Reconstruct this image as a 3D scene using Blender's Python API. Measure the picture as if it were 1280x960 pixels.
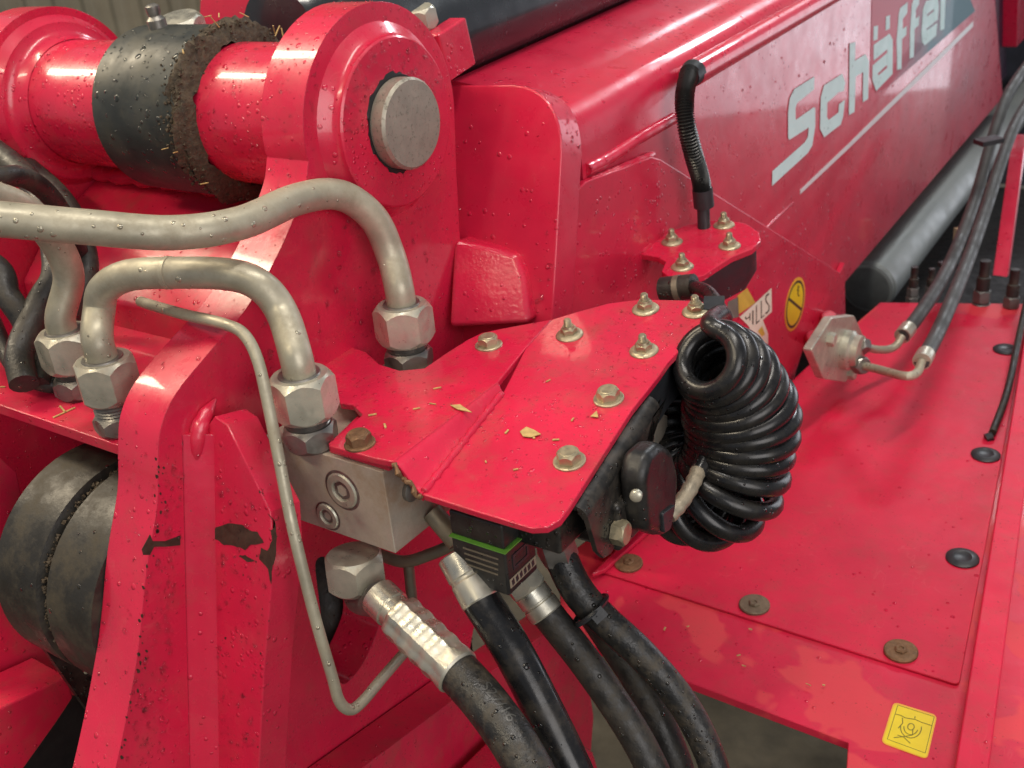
import bpy, bmesh, math, random
import numpy as np
from mathutils import Vector, Matrix
from mathutils.geometry import tessellate_polygon

for o in list(bpy.data.objects): bpy.data.objects.remove(o)
SC = bpy.context.scene
COL = SC.collection
random.seed(7)
MM = 0.001

# ------------------------------------------------------------------ camera
# World: X = machine's left, Y = rearward, Z = up, millimetres, origin at the hinge pin's end.
F = 1332.0                                     # focal length in pixels of the 1280 px wide photograph
def nrm(v): v = np.array(v, float); return v/np.linalg.norm(v)
ROLL = math.radians(5.5)
Xc = nrm([2040, 450, -F])
_dn = nrm(np.cross([1, -math.tan(ROLL), 0], [0, -450-2040*math.tan(ROLL), F]))
if _dn[1] < 0: _dn = -_dn
_dn = nrm(_dn - Xc*(_dn@Xc)); Zc = -_dn; Yc = nrm(np.cross(Zc, Xc))
M3 = np.array([Xc, Yc, Zc])
RIGHT, UPV, FWD = M3@[1,0,0], M3@[0,-1,0], M3@[0,0,1]
def ray(u, v): return M3@np.array([(u-640)/F, (v-480)/F, 1.0])
CAM = -800.0*ray(517, 155)

cd = bpy.data.cameras.new('camera'); cam = bpy.data.objects.new('camera', cd); COL.objects.link(cam)
mw = Matrix.Identity(4)
for i in range(3):
    mw[i][0] = RIGHT[i]; mw[i][1] = UPV[i]; mw[i][2] = -FWD[i]; mw[i][3] = CAM[i]*MM
cam.matrix_world = mw
cd.sensor_width = 36.0; cd.lens = F/1280*36.0
cd.clip_start = 0.02; cd.clip_end = 60
cd.dof.use_dof = True; cd.dof.focus_distance = 0.74; cd.dof.aperture_fstop = 13.0
SC.camera = cam

# ------------------------------------------------------------------ light
w = bpy.data.worlds.new('World'); SC.world = w; w.use_nodes = True
bg = w.node_tree.nodes['Background']; bg.inputs[0].default_value = (0.80, 0.84, 0.92, 1); bg.inputs[1].default_value = 0.27
def area(name, loc, target, sx, sy, power, col):
    l = bpy.data.lights.new(name, 'AREA'); l.shape = 'RECTANGLE'; l.size = sx; l.size_y = sy
    l.energy = power; l.color = col
    o = bpy.data.objects.new(name, l); COL.objects.link(o)
    o.location = loc
    d = Vector(target)-Vector(loc); o.rotation_euler = d.to_track_quat('-Z', 'Y').to_euler()
    return o
area('ceiling_lamp_front', (-2.2, -0.5, 2.0), (0.0, -0.1, -0.2), 0.30, 2.2, 70, (1.0, 0.84, 0.60))
area('ceiling_lamp_left', (-0.5, -2.5, 2.6), (0.05, -0.1, -0.2), 2.2, 0.22, 46, (1.0, 0.85, 0.62))
area('ceiling_lamp_above', (0.8, 0.0, 3.0), (0.2, 0.2, -0.3), 2.4, 0.22, 62, (1.0, 0.93, 0.84))
area('ceiling_lamp_rear', (-0.8, 4.6, 2.7), (0.1, 0.6, -0.2), 3.0, 0.35, 120, (0.90, 0.95, 1.0))
area('door_opening', (1.75, 5.6, -0.1), (0.1, 0.9, -0.2), 2.2, 2.4, 38, (0.90, 0.92, 1.0))
area('side_fill_light', (3.3, -1.7, 0.9), (0.1, 0.3, -0.2), 2.6, 2.2, 62, (1.0, 0.95, 0.92))  # added fill light to lift the left-facing sides, not a real opening
SC.view_settings.view_transform = 'Standard'; SC.view_settings.look = 'None'
SC.view_settings.exposure = 0.10; SC.view_settings.gamma = 1.0
try: SC.view_settings.use_curve_mapping = False
except Exception: pass

# ------------------------------------------------------------------ point helpers (mm)
A = lambda *p: np.array(p, float)
def at(u, v, z): return CAM + z*ray(u, v)
def plane(P, n): return (np.array(P, float), nrm(n))
def on(u, v, pl):
    r = ray(u, v); return CAM + ((pl[0]-CAM)@pl[1])/(r@pl[1])*r
def PX(x): return plane((x, 0, 0), (1, 0, 0))
def PY(y): return plane((0, y, 0), (0, 1, 0))
def PZ(z): return plane((0, 0, z), (0, 0, 1))
def onl(pts, pl): return [on(u, v, pl) for u, v in pts]
def tilt(a): a = math.radians(a); return A(0, -math.sin(a), math.cos(a))

def rounded(pts, r, seg=5, skip=()):
    out = []; n = len(pts); pts = [np.array(p, float) for p in pts]
    for i in range(n):
        p, a, b = pts[i], pts[i-1], pts[(i+1) % n]
        if i in skip: out.append(p); continue
        la, lb = np.linalg.norm(a-p), np.linalg.norm(b-p)
        d = min(r, la*0.45, lb*0.45)
        q0, q1 = p+(a-p)/la*d, p+(b-p)/lb*d
        for k in range(seg+1):
            t = k/seg
            out.append((1-t)**2*q0 + 2*t*(1-t)*p + t*t*q1)
    return out
def spline(pts, per=8):
    P = [np.array(p, float) for p in pts]
    P = [2*P[0]-P[1]] + P + [2*P[-1]-P[-2]]
    out = []
    for i in range(1, len(P)-2):
        p0, p1, p2, p3 = P[i-1:i+3]
        for k in range(per):
            t = k/per
            out.append(0.5*((2*p1)+(-p0+p2)*t+(2*p0-5*p1+4*p2-p3)*t*t+(-p0+3*p1-3*p2+p3)*t**3))
    out.append(P[-2]); return out

# ------------------------------------------------------------------ mesh building
def frame(axis, hint=None):
    a = nrm(axis)
    h = np.array(hint, float) if hint is not None else (A(0, 0, 1) if abs(a[2]) < .9 else A(1, 0, 0))
    x = nrm(h - a*(h@a)); y = np.cross(a, x); return x, y, a
class MB:
    def __init__(s): s.v = []; s.f = []
    def add(s, vs, fs):
        o = len(s.v); s.v += [np.array(p, float) for p in vs]; s.f += [tuple(i+o for i in f) for f in fs]; return s
    def prism(s, pts, ext, holes=()):
        """planar outline pushed along the vector ext"""
        ext = np.array(ext, float); loops = [list(pts)]+[list(h) for h in holes]
        flat = [p for l in loops for p in l]; n = len(flat)
        tr = tessellate_polygon([[Vector(p) for p in l] for l in loops])
        vs = flat+[p+ext for p in flat]; fs = []
        if len(loops) == 1:
            fs.append(tuple(range(n))); fs.append(tuple(n+i for i in reversed(range(n))))
        else:
            for t in tr: fs.append(tuple(t)); fs.append(tuple(n+i for i in reversed(t)))
        o = 0
        for l in loops:
            m = len(l)
            for i in range(m):
                a, b = o+i, o+(i+1) % m
                fs.append((a, a+n, b+n, b))
            o += m
        return s.add(vs, fs)
    def box(s, c, ex, ey, ez):
        c, ex, ey, ez = [np.array(q, float) for q in (c, ex, ey, ez)]
        vs = [c+a*ex+b*ey+d*ez for a in (-1, 1) for b in (-1, 1) for d in (-1, 1)]
        return s.add(vs, [(0,1,3,2),(4,6,7,5),(0,4,5,1),(2,3,7,6),(0,2,6,4),(1,5,7,3)])
    def tube(s, pts, r, seg=18, caps=True, hint=None):
        P = [np.array(p, float) for p in pts]; n = len(P)
        R = r if hasattr(r, '__len__') else [r]*n
        T = [nrm(P[min(i+1, n-1)]-P[max(i-1, 0)]) for i in range(n)]
        x, y, _ = frame(T[0], hint); vs = []; fs = []
        for i in range(n):
            x = nrm(x-T[i]*(x@T[i])); y = np.cross(T[i], x)
            for k in range(seg):
                a = 2*math.pi*k/seg; vs.append(P[i]+R[i]*(math.cos(a)*x+math.sin(a)*y))
        for i in range(n-1):
            for k in range(seg):
                k2 = (k+1) % seg; fs.append((i*seg+k, i*seg+k2, (i+1)*seg+k2, (i+1)*seg+k))
        if caps: fs.append(tuple(reversed(range(seg)))); fs.append(tuple((n-1)*seg+k for k in range(seg)))
        return s.add(vs, fs)
    def lathe(s, o, axis, prof, seg=32, hint=None, caps=True, fn=None):
        """prof: (radius, distance along axis)"""
        o = np.array(o, float); x, y, a = frame(axis, hint); vs = []; fs = []
        for j, (r, h) in enumerate(prof):
            for k in range(seg):
                t = 2*math.pi*k/seg; rr = r*(fn(t, j) if fn else 1)
                vs.append(o+a*h+rr*(math.cos(t)*x+math.sin(t)*y))
        m = len(prof)
        for j in range(m-1):
            for k in range(seg):
                k2 = (k+1) % seg; fs.append((j*seg+k, j*seg+k2, (j+1)*seg+k2, (j+1)*seg+k))
        if caps: fs.append(tuple(reversed(range(seg)))); fs.append(tuple((m-1)*seg+k for k in range(seg)))
        return s.add(vs, fs)
    def hexa(s, o, axis, af, h, hint=None, ch=0.9, rot=0.0, top=True, bot=False):
        """hexagon nut or head with the rounded chamfer at its ends"""
        o = np.array(o, float); x, y, a = frame(axis, hint); N = 36
        rc = af/2
        def rr(t): t = (t+math.pi/6) % (math.pi/3)-math.pi/6; return rc/math.cos(t)
        lev = []
        lim = af*0.512
        def ring(h_, cap):
            q = []
            for k in range(N):
                t = 2*math.pi*k/N; r = rr(t)
                q.append((t+rot, r))
            return q
        vs = []; fs = []; rows = []
        e = af*0.10
        def chr_(r): return (r-rc)/(rc*0.1547)*e          # corners drop, flats stay: the arc of a chamfer
        def put(fr, fh): 
            row = []
            for k in range(N):
                t = 2*math.pi*k/N; r = rr(t); R_ = fr(r); 
                row.append(len(vs)); vs.append(o+a*fh(r)+R_*(math.cos(t+rot)*x+math.sin(t+rot)*y))
            rows.append(row)
        if bot: put(lambda r: rc*0.93, lambda r: 0); put(lambda r: r, lambda r: e*0.35+chr_(r))
        else: put(lambda r: r, lambda r: 0)
        if top: put(lambda r: r, lambda r: h-e*0.35-chr_(r)); put(lambda r: rc*0.93, lambda r: h)
        else: put(lambda r: r, lambda r: h)
        for i in range(len(rows)-1):
            for k in range(N):
                k2 = (k+1) % N; fs.append((rows[i][k], rows[i][k2], rows[i+1][k2], rows[i+1][k]))
        fs.append(tuple(reversed(rows[0]))); fs.append(tuple(rows[-1]))
        return s.add(vs, fs)
    def mesh(s, name, mat, origin, angle=35, bevel=0):
        me = bpy.data.meshes.new(name)
        me.from_pydata([tuple((p-origin)*MM) for p in s.v], [], s.f)
        bm = bmesh.new(); bm.from_mesh(me); bmesh.ops.recalc_face_normals(bm, faces=bm.faces)
        bm.to_mesh(me); bm.free()
        me.shade_smooth(); me.set_sharp_from_angle(angle=math.radians(angle))
        me.materials.append(mat); return me
    def build(s, name, mat, parent=None, angle=35, bevel=0, origin=None):
        V_ = np.array(s.v)
        c = (V_.min(0)+V_.max(0))/2 if origin is None else np.array(origin, float)
        if origin is None and parent is None: c[2] = V_[:, 2].min()
        ob = bpy.data.objects.new(name, s.mesh(name, mat, c, angle))
        COL.objects.link(ob); place(ob, c, parent)
        if bevel:
            b = ob.modifiers.new('bevel', 'BEVEL'); b.width = bevel*MM; b.segments = 3; b.limit_method = 'ANGLE'
            b.angle_limit = math.radians(40); b.harden_normals = True
        return ob
WORLD = {}
def place(ob, c, parent):
    c = np.array(c, float); WORLD[ob.name] = c
    if parent is not None:
        ob.parent = parent; ob.location = Vector((c-WORLD[parent.name])*MM)
    else: ob.location = Vector(c*MM)
def tag(o, label=None, cat=None, group=None, kind=None):
    if label: o['label'] = label
    if cat: o['category'] = cat
    if group: o['group'] = group
    if kind: o['kind'] = kind
    return o
def thing(name, label, cat, loc, group=None):
    o = bpy.data.objects.new(name, None); COL.objects.link(o); o.empty_display_size = 0.02
    place(o, loc, None); return tag(o, label, cat, group)
def inst(name, me, parent, o, axis, hint=None, rot=0.0):
    """one more copy of a shared mesh, its local Z turned to axis"""
    ob = bpy.data.objects.new(name, me); COL.objects.link(ob); place(ob, o, parent)
    x, y, a = frame(axis, hint); c, s = math.cos(rot), math.sin(rot)
    x, y = c*x+s*y, -s*x+c*y
    ob.rotation_euler = Matrix(((x[0], y[0], a[0]), (x[1], y[1], a[1]), (x[2], y[2], a[2]))).to_euler()
    return ob

# ------------------------------------------------------------------ materials
def nodes(name):
    m = bpy.data.materials.new(name); m.use_nodes = True
    nt = m.node_tree; b = nt.nodes['Principled BSDF']
    return m, nt, b
class G:
    def __init__(s, nt): s.nt = nt; s.co = s.n('ShaderNodeTexCoord').outputs['Object']
    def n(s, t, **kw):
        x = s.nt.nodes.new(t)
        for k, v in kw.items(): setattr(x, k, v)
        return x
    def link(s, a, b): s.nt.links.new(a, b)
    def noise(s, scale, detail=4, rough=.55, vec=None, dist=0):
        x = s.n('ShaderNodeTexNoise'); x.inputs['Scale'].default_value = scale; x.inputs['Detail'].default_value = detail
        x.inputs['Roughness'].default_value = rough; x.inputs['Distortion'].default_value = dist
        s.link(vec or s.co, x.inputs['Vector']); return x.outputs['Fac']
    def ramp(s, fac, a, b, ca=(0,0,0,1), cb=(1,1,1,1)):
        x = s.n('ShaderNodeValToRGB'); e = x.color_ramp.elements
        e[0].position = a; e[1].position = b; e[0].color = ca; e[1].color = cb
        s.link(fac, x.inputs[0]); return x.outputs[0]
    def mix(s, fac, a, b):
        x = s.n('ShaderNodeMix', data_type='RGBA')
        for i, q in ((0, fac), (6, a), (7, b)):
            if isinstance(q, (tuple, list)): x.inputs[i].default_value = (*q[:3], 1)
            elif isinstance(q, (int, float)): x.inputs[i].default_value = q
            else: s.link(q, x.inputs[i])
        return x.outputs[2]
    def math(s, op, a, b=None, c=None):
        x = s.n('ShaderNodeMath', operation=op)
        for i, q in enumerate((a, b, c)):
            if q is None: continue
            if isinstance(q, (int, float)): x.inputs[i].default_value = q
            else: s.link(q, x.inputs[i])
        return x.outputs[0]
    def drops(s, scale, amount):
        """small water drops: rounded cells of random size, only in some places"""
        v = s.n('ShaderNodeTexVoronoi'); v.inputs['Scale'].default_value = scale; v.inputs['Randomness'].default_value = 1
        s.link(s.co, v.inputs['Vector'])
        sep = s.n('ShaderNodeSeparateColor'); s.link(v.outputs['Color'], sep.inputs[0])
        big = s.math('MULTIPLY', s.math('POWER', sep.outputs[0], 2.0), 0.42)
        gate = s.math('LESS_THAN', sep.outputs[1], s.math('MULTIPLY', s.ramp(s.noise(9, 2), .38, .68), amount))
        rad = s.math('MULTIPLY', s.math('ADD', big, 0.10), gate)
        q = s.math('DIVIDE', v.outputs['Distance'], s.math('MAXIMUM', rad, 0.0001))
        h = s.math('SUBTRACT', 1.0, s.math('MULTIPLY', q, q))
        return s.math('SQRT', s.math('MAXIMUM', h, 0.0))
    def bump(s, h, strength, dist, normal=None):
        x = s.n('ShaderNodeBump'); x.inputs['Strength'].default_value = strength; x.inputs['Distance'].default_value = dist
        s.link(h, x.inputs['Height'])
        if normal is not None: s.link(normal, x.inputs['Normal'])
        return x.outputs[0]
    def edge(s, r):
        x = s.n('ShaderNodeBevel', samples=2); x.inputs['Radius'].default_value = r; return x.outputs[0]

def paint(name, base=(0.62, 0.014, 0.056), rough=.26, drop=.5, dscale=230, grime=.5, coat=.45, rv=.5, spec=.5, scr=.09, dry=None, edge=.0012, peel=.13):
    m, nt, b = nodes(name); g = G(nt)
    var = g.mix(g.ramp(g.noise(14, 5), .3, .75), tuple(c*0.86 for c in base), tuple(min(1, c*1.1) for c in base))
    # straw and soil stuck on in specks, and brownish films
    speck = g.ramp(g.noise(420, 3, .6), .66, .70)
    clus = g.ramp(g.noise(22, 3), .40, .62)
    spk = g.math('MULTIPLY', speck, clus)
    film = g.math('MULTIPLY', g.ramp(g.noise(38, 6, .7), .48, .80), 0.46*grime)
    c1 = g.mix(film, var, (0.20, 0.10, 0.055))
    c2 = g.mix(g.math('MULTIPLY', spk, min(1, 1.4*grime)), c1, (0.035, 0.022, 0.016))
    mp = g.n('ShaderNodeMapping'); mp.inputs['Scale'].default_value = (1, 1, .10); g.link(g.co, mp.inputs[0])
    run = g.math('MULTIPLY', g.ramp(g.noise(130, 4, .6, vec=mp.outputs[0]), .56, .70), g.math('MULTIPLY', clus, .30*grime))
    c2 = g.mix(run, c2, (0.22, 0.045, 0.045))
    # hairline scuffs: contour lines of two slow noises, only in patches
    s1 = g.math('ABSOLUTE', g.math('SUBTRACT', g.noise(17, 3, .5, dist=.6), .5)); mp2 = g.n('ShaderNodeMapping'); mp2.inputs['Scale'].default_value = (1, .25, .7); mp2.inputs['Rotation'].default_value = (.4, .3, .9); g.link(g.co, mp2.inputs[0])
    s2 = g.math('ABSOLUTE', g.math('SUBTRACT', g.noise(46, 2, .4, vec=mp2.outputs[0]), .5))
    sc_ = g.math('MULTIPLY', g.math('MULTIPLY', g.math('LESS_THAN', g.math('MINIMUM', s1, s2), .0035), g.ramp(g.noise(33, 3), .50, .60)), scr)
    c2 = g.mix(sc_, c2, (0.72, 0.16, 0.16))
    if dry is not None:
        d = g.ramp(g.noise(11, 3, .5, dist=.4), .52, .545)
        c2 = g.mix(g.math('MULTIPLY', d, dry), c2, (0.72, 0.075, 0.075))
    g.link(c2, b.inputs['Base Color'])
    h = g.drops(dscale, drop)
    r0 = g.ramp(g.noise(30, 4, .65), .3, .75, (rough*(1-.6*rv),)*3+(1,), (min(1, rough*(1+rv)),)*3+(1,))
    r1 = g.mix(g.math('GREATER_THAN', h, .02), r0, (.05, .05, .05))
    if dry is not None: r1 = g.mix(g.math('MULTIPLY', d, dry), r1, (.6, .6, .6))
    r2 = g.mix(spk, r1, (.8, .8, .8))
    g.link(r2, b.inputs['Roughness'])
    b.inputs['Coat Weight'].default_value = coat; b.inputs['Coat Roughness'].default_value = .06; b.inputs['Specular IOR Level'].default_value = spec
    e = g.edge(edge)
    p = g.bump(g.noise(260, 3), peel, .0006, e)
    q = g.bump(g.noise(20, 2), .16, .004, p)
    g.link(g.bump(h, .9, .0012, q), b.inputs['Normal'])
    return m
RED = paint('red_paint_wet', drop=.8, dscale=210)
RED_CLEAN = paint('red_paint_boom', rough=.32, drop=.5, dscale=190, grime=.25, coat=.5, edge=.0014)
RED_DROPS = paint('red_paint_heavy_drops', drop=1.0, dscale=200, grime=.45, rough=.27)
RED_DIRTY = paint('red_paint_soiled', drop=.35, grime=1.0, rough=.36)
RED_DECK = paint('red_paint_deck', rough=.48, drop=.10, grime=.6, coat=.0, rv=.12, spec=.3, base=(.63, .013, .054), scr=.12)
RED_DECK_DRY = paint('red_paint_deck_drying', rough=.42, drop=.1, grime=.6, coat=.05, rv=.2, spec=.35, dry=.5)
RED_BRACKET = paint('red_paint_bracket', drop=.5, dscale=260, grime=1.0, rough=.27, coat=.4)
RED_WELD = paint('red_paint_over_weld', rough=.22, drop=.2, grime=.4, coat=.6, peel=.5, edge=.003)

def simple(name, col, rough=.5, metal=0.0, var=.25, nscale=40, bump=.1, bscale=300, bdist=.0006, drop=0, dscale=230, dust=None, dustcol=(.18,.14,.09), coat=0, edge=.0006, dscl=30, dr=(.46, .74)):
    m, nt, b = nodes(name); g = G(nt)
    c = g.mix(g.ramp(g.noise(nscale, 5, .6), .3, .72), tuple(x*(1-var) for x in col), tuple(min(1, x*(1+var)) for x in col))
    r = g.ramp(g.noise(nscale*1.7, 4, .6), .3, .75, (rough*.7,)*3+(1,), (min(1, rough*1.35),)*3+(1,))
    if dust:
        d = g.math('MULTIPLY', g.ramp(g.noise(dscl, 7, .72), *dr), dust)
        c = g.mix(d, c, dustcol); r = g.mix(d, r, (.85, .85, .85))
        if metal: g.link(g.math('MULTIPLY', g.math('SUBTRACT', 1.0, d), metal), b.inputs['Metallic'])
    elif metal: b.inputs['Metallic'].default_value = metal
    nrmal = g.bump(g.noise(bscale, 4), bump, bdist)
    if drop:
        h = g.drops(dscale, drop); r = g.mix(g.math('GREATER_THAN', h, .02), r, (.05, .05, .05))
        nrmal = g.bump(h, .9, .0012, nrmal)
    g.link(c, b.inputs['Base Color']); g.link(r, b.inputs['Roughness']); g.link(nrmal, b.inputs['Normal'])
    b.inputs['Coat Weight'].default_value = coat; b.inputs['Coat Roughness'].default_value = .08
    return m
PIPE = simple('zinc_pipe', (.41, .38, .29), .46, .45, .22, 34, .14, 160, .0008, drop=.5, dust=.65, dustcol=(.19, .15, .095), dscl=48)
NUT = simple('zinc_nut', (.50, .485, .40), .34, .62, .16, 60, .14, 120, .0006, dust=.6, dustcol=(.24, .16, .09), dscl=55)
NUT_DARK = simple('dark_steel_fitting', (.26, .25, .23), .36, .85, .25, 70, .15, 150, dust=.4, dustcol=(.10, .07, .05))
STEEL = simple('pin_steel', (.36, .33, .27), .5, .55, .12, 60, .15, 200, dust=.6, dustcol=(.06, .045, .03), dscl=260, dr=(.54, .62))
BOLT = simple('zinc_bolt', (.44, .385, .26), .40, .75, .2, 120, .12, 300, dust=.55, dustcol=(.20, .13, .07), dscl=110)
BOLT_RUST = simple('rusty_bolt', (.20, .11, .055), .6, .5, .4, 160, .4, 250, dust=.6, dustcol=(.09, .04, .02), dscl=120)
ALU = simple('cast_aluminium_block', (.60, .56, .48), .42, .7, .14, 40, .2, 160, dust=.85, dustcol=(.25, .15, .085), dscl=26, dr=(.34, .66))
FERRULE = simple('crimped_ferrule', (.62, .60, .51), .30, .85, .1, 60, .12, 110, .0006, dust=.35, dustcol=(.25, .19, .11))
RUBBER = simple('hose_rubber', (.019, .018, .017), .5, 0, .3, 60, .55, 330, .0008, drop=.35, dscale=260, dust=.7, dustcol=(.07, .055, .035), dscl=50)
RUBBER_WET = simple('hose_rubber_wet', (.013, .013, .013), .40, 0, .3, 60, .6, 330, .0009, drop=1.0, dscale=300, dust=.65, dustcol=(.09, .07, .045), dscl=90)
SLEEVE_BLACK = simple('glossy_black_hose_sleeve', (.009, .009, .010), .24, 0, .3, 60, .2, 120, .0008, drop=.5, dust=.25, dustcol=(.10, .08, .05), dscl=60)
COIL = simple('coil_cable_black', (.010, .010, .011), .27, 0, .3, 60, .12, 200, .0005, drop=.35, dscale=330, dust=.2, dustcol=(.09, .075, .05), dscl=70)
PLASTIC = simple('black_plastic', (.013, .013, .014), .38, 0, .3, 70, .2, 300, drop=.5, dscale=300, dust=.25, dustcol=(.09, .075, .05))
PLASTIC_SMOOTH = simple('black_clamp_plastic', (.022, .024, .028), .42, 0, .2, 50, .1, 300, drop=.15)
BLACK_STEEL = simple('black_painted_steel', (.020, .019, .018), .34, .1, .4, 60, .2, 200, drop=.75, dscale=300, dust=.6, dustcol=(.085, .065, .045), dscl=60)
SLEEVE = simple('worn_black_sleeve', (.032, .036, .034), .42, .1, .3, 26, .15, 150, drop=.55, dscale=150, dust=.4, dustcol=(.10, .085, .05))
HUB = simple('dirty_black_hub', (.020, .018, .015), .5, .05, .4, 20, .5, 120, .001, drop=.1, dust=.85, dustcol=(.068, .052, .029), dscl=34)
DARK = simple('shade_and_grease_black', (.010, .010, .011), .7, 0, .3, 30)  # near black: shade of recesses put into the colour; also the grease
CYL_GREY = simple('grey_lift_cylinder', (.23, .255, .255), .42, .15, .12, 14, .04, 150, dust=.25, dustcol=(.16, .15, .12), dscl=14)
CYL_BLACK = simple('black_tilt_cylinder', (.018, .021, .025), .26, .1, .2, 20, .05, 150, drop=.3, dscale=120, coat=.4)
MUD = simple('mud', (.060, .042, .024), .85, 0, .5, 160, .9, 260, .002)
STRAW = simple('straw', (.46, .32, .12), .6, 0, .3, 200)
RUSTCHIP = simple('rust_patch', (.050, .024, .015), .62, .1, .4, 130, .5, 300)
CONCRETE = simple('concrete_floor', (.10, .09, .068), .7, 0, .5, 9, .5, 40, .004, dust=.8, dustcol=(.05, .05, .045), dscl=5)
WALLM = simple('corrugated_sheet', (.30, .27, .20), .6, .0, .2, 3)
CONDUIT = simple('ribbed_conduit', (.014, .014, .014), .33, 0, .2, 60)
YELLOW = simple('yellow_sticker', (.78, .60, .01), .4, 0, .06, 60, .05)
ORANGE = simple('amber_sticker_edge', (.80, .42, .03), .4, 0, .06, 60, .05)
OCHRE = simple('ochre_sticker', (.62, .42, .06), .4, 0, .15, 60, .05)
CREAM = simple('cream_sticker', (.80, .72, .58), .45, 0, .06, 60, .05)
INK = simple('sticker_ink', (.035, .03, .015), .5)
INK_GREEN = simple('sticker_ink_olive', (.20, .17, .01), .5)
DECAL = simple('pale_grey_lettering', (.60, .82, .81), .5, 0, .05, 40, .04, drop=.3, dscale=190)
WHITE = simple('crease_highlight', (.74, .70, .72), .35, 0, .05, 60)  # painted highlight of the boom crease
GREEN = simple('green_gasket', (.11, .30, .04), .4)
LINEN = simple('corroded_braid', (.36, .31, .23), .5, .3, .3, 150, .5, 200, dust=.5, dustcol=(.22, .16, .09), dscl=80)
# water
WATER, _nt, _b = nodes('water_drop')
_b.inputs['Base Color'].default_value = (1, 1, 1, 1); _b.inputs['Roughness'].default_value = 0.0
_b.inputs['IOR'].default_value = 1.33; _b.inputs['Transmission Weight'].default_value = 1.0
# fading dark teal print behind the lettering
TEAL, _nt, _b = nodes('teal_fading_print'); _g = G(_nt)
_sep = _g.n('ShaderNodeSeparateXYZ'); _g.link(_g.co, _sep.inputs[0])
_k = _g.math('ADD', _g.math('MULTIPLY', _sep.outputs[1], 1.0), _g.math('MULTIPLY', _sep.outputs[2], -1.2))
_k = _g.math('ADD', _k, _g.math('MULTIPLY', _g.noise(9, 3), .35))
_g.link(_g.mix(_g.ramp(_k, -.02, .30), (.52, .05, .09), (.05, .15, .19)), _b.inputs['Base Color']); _b.inputs['Roughness'].default_value = .3
_b.inputs['Coat Weight'].default_value = .1; _b.inputs['Specular IOR Level'].default_value = .3; _b.inputs['Roughness'].default_value = .5

def drops_multi(parent, faces, rmin, rmax, name='water_droplets'):
    """real drops, flattened domes, strewn over flat faces; one mesh"""
    mb = MB(); S = 8
    for pts, n, normal in faces:
        pts = [np.array(p, float) for p in pts]; nn = nrm(normal); x, y, _ = frame(nn)
        o = pts[0]; q = [((p-o)@x, (p-o)@y) for p in pts]
        x0, x1 = min(a for a, b in q), max(a for a, b in q); y0, y1 = min(b for a, b in q), max(b for a, b in q)
        def inside(a, b):
            c = False; j = len(q)-1
            for i in range(len(q)):
                if (q[i][1] > b) != (q[j][1] > b) and a < (q[j][0]-q[i][0])*(b-q[i][1])/(q[j][1]-q[i][1])+q[i][0]: c = not c
                j = i
            return c
        k = 0; tries = 0
        while k < n and tries < n*30:
            tries += 1
            a, b = random.uniform(x0, x1), random.uniform(y0, y1)
            if not inside(a, b): continue
            r = rmin+(rmax-rmin)*random.random()**3; hgt = r*random.uniform(.4, .65); st = random.uniform(.85, 1.3); ph = random.random()*6
            c = o+a*x+b*y; vs = []; fs = []
            for lr, lh in ((1, -.05), (.86, .5), (.5, .87)):
                for s_ in range(S):
                    t = 2*math.pi*s_/S
                    rr = r*lr*(1+.12*math.sin(t*2+ph))
                    vs.append(c+rr*math.cos(t)*x/st+rr*math.sin(t)*y*st+nn*hgt*lh)
            vs.append(c+nn*hgt)
            for i in range(2):
                for s_ in range(S): fs.append((i*S+s_, i*S+(s_+1) % S, (i+1)*S+(s_+1) % S, (i+1)*S+s_))
            for s_ in range(S): fs.append((2*S+s_, 2*S+(s_+1) % S, 3*S))
            mb.add(vs, fs); k += 1
    ob = mb.build(name, WATER, parent, angle=180); ob['kind'] = 'stuff'; return ob
def drops_on(parent, pts, n, rmin, rmax, normal): return drops_multi(parent, [(pts, n, normal)], rmin, rmax)
def straw_bits(parent, pts, n, normal, name='straw_bits', lmin=4, lmax=14):
    pts = [np.array(p, float) for p in pts]; nn = nrm(normal); x, y, _ = frame(nn); mb = MB()
    for i in range(n):
        wts = np.random.RandomState(i*7+len(pts)).dirichlet([.7]*len(pts)); c = sum(w_*p for w_, p in zip(wts, pts))+nn*.7
        t = random.random()*math.pi; d = math.cos(t)*x+math.sin(t)*y; L = random.uniform(lmin, lmax)/2; wd = random.uniform(.3, .8)
        s_ = np.cross(nn, d)
        mb.box(c, d*L, s_*wd, nn*.35)
    ob = mb.build(name, STRAW, parent); ob['kind'] = 'stuff'; return ob

# shared hardware, local Z is the bolt axis -------------------------------------------------
O0 = A(0, 0, 0)
def hexbolt_mesh(name, af, hh, wr, mat):
    m = MB(); m.lathe(O0, (0,0,1), [(wr, 0), (wr, 1.1), (wr*.93, 1.7), (af*.40, 1.7)], 28)
    m.hexa((0,0,1.6), (0,0,1), af, hh)
    m.lathe((0,0,hh+1.55), (0,0,1), [(af*.40, 0), (af*.36, .5), (af*.12, .5)], 20)
    return m.mesh(name, mat, O0)
def stud_mesh(name, fr, af, mat):
    m = MB(); m.lathe(O0, (0,0,1), [(fr, 0), (fr, .8), (fr*.92, 1.8), (fr*.72, 2.6)], 28)
    m.hexa((0,0,2.4), (0,0,1), af, af*.42, ch=.9)
    m.lathe((0,0,2.4+af*.42), (0,0,1), [(af*.42, 0), (af*.38, 1.6), (af*.33, 1.6)], 24)
    prof = []
    for i in range(7): prof += [(af*.27, i*.8), (af*.235, i*.8+.4)]
    prof += [(af*.20, 5.9)]
    m.lathe((0,0,3.5+af*.42), (0,0,1), prof, 18)
    return m.mesh(name, mat, O0)
HB = hexbolt_mesh('hex_bolt', 14, 6.5, 10.5, BOLT)
HBR = hexbolt_mesh('hex_bolt_rusty', 15, 7, 10.5, BOLT_RUST)
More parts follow.
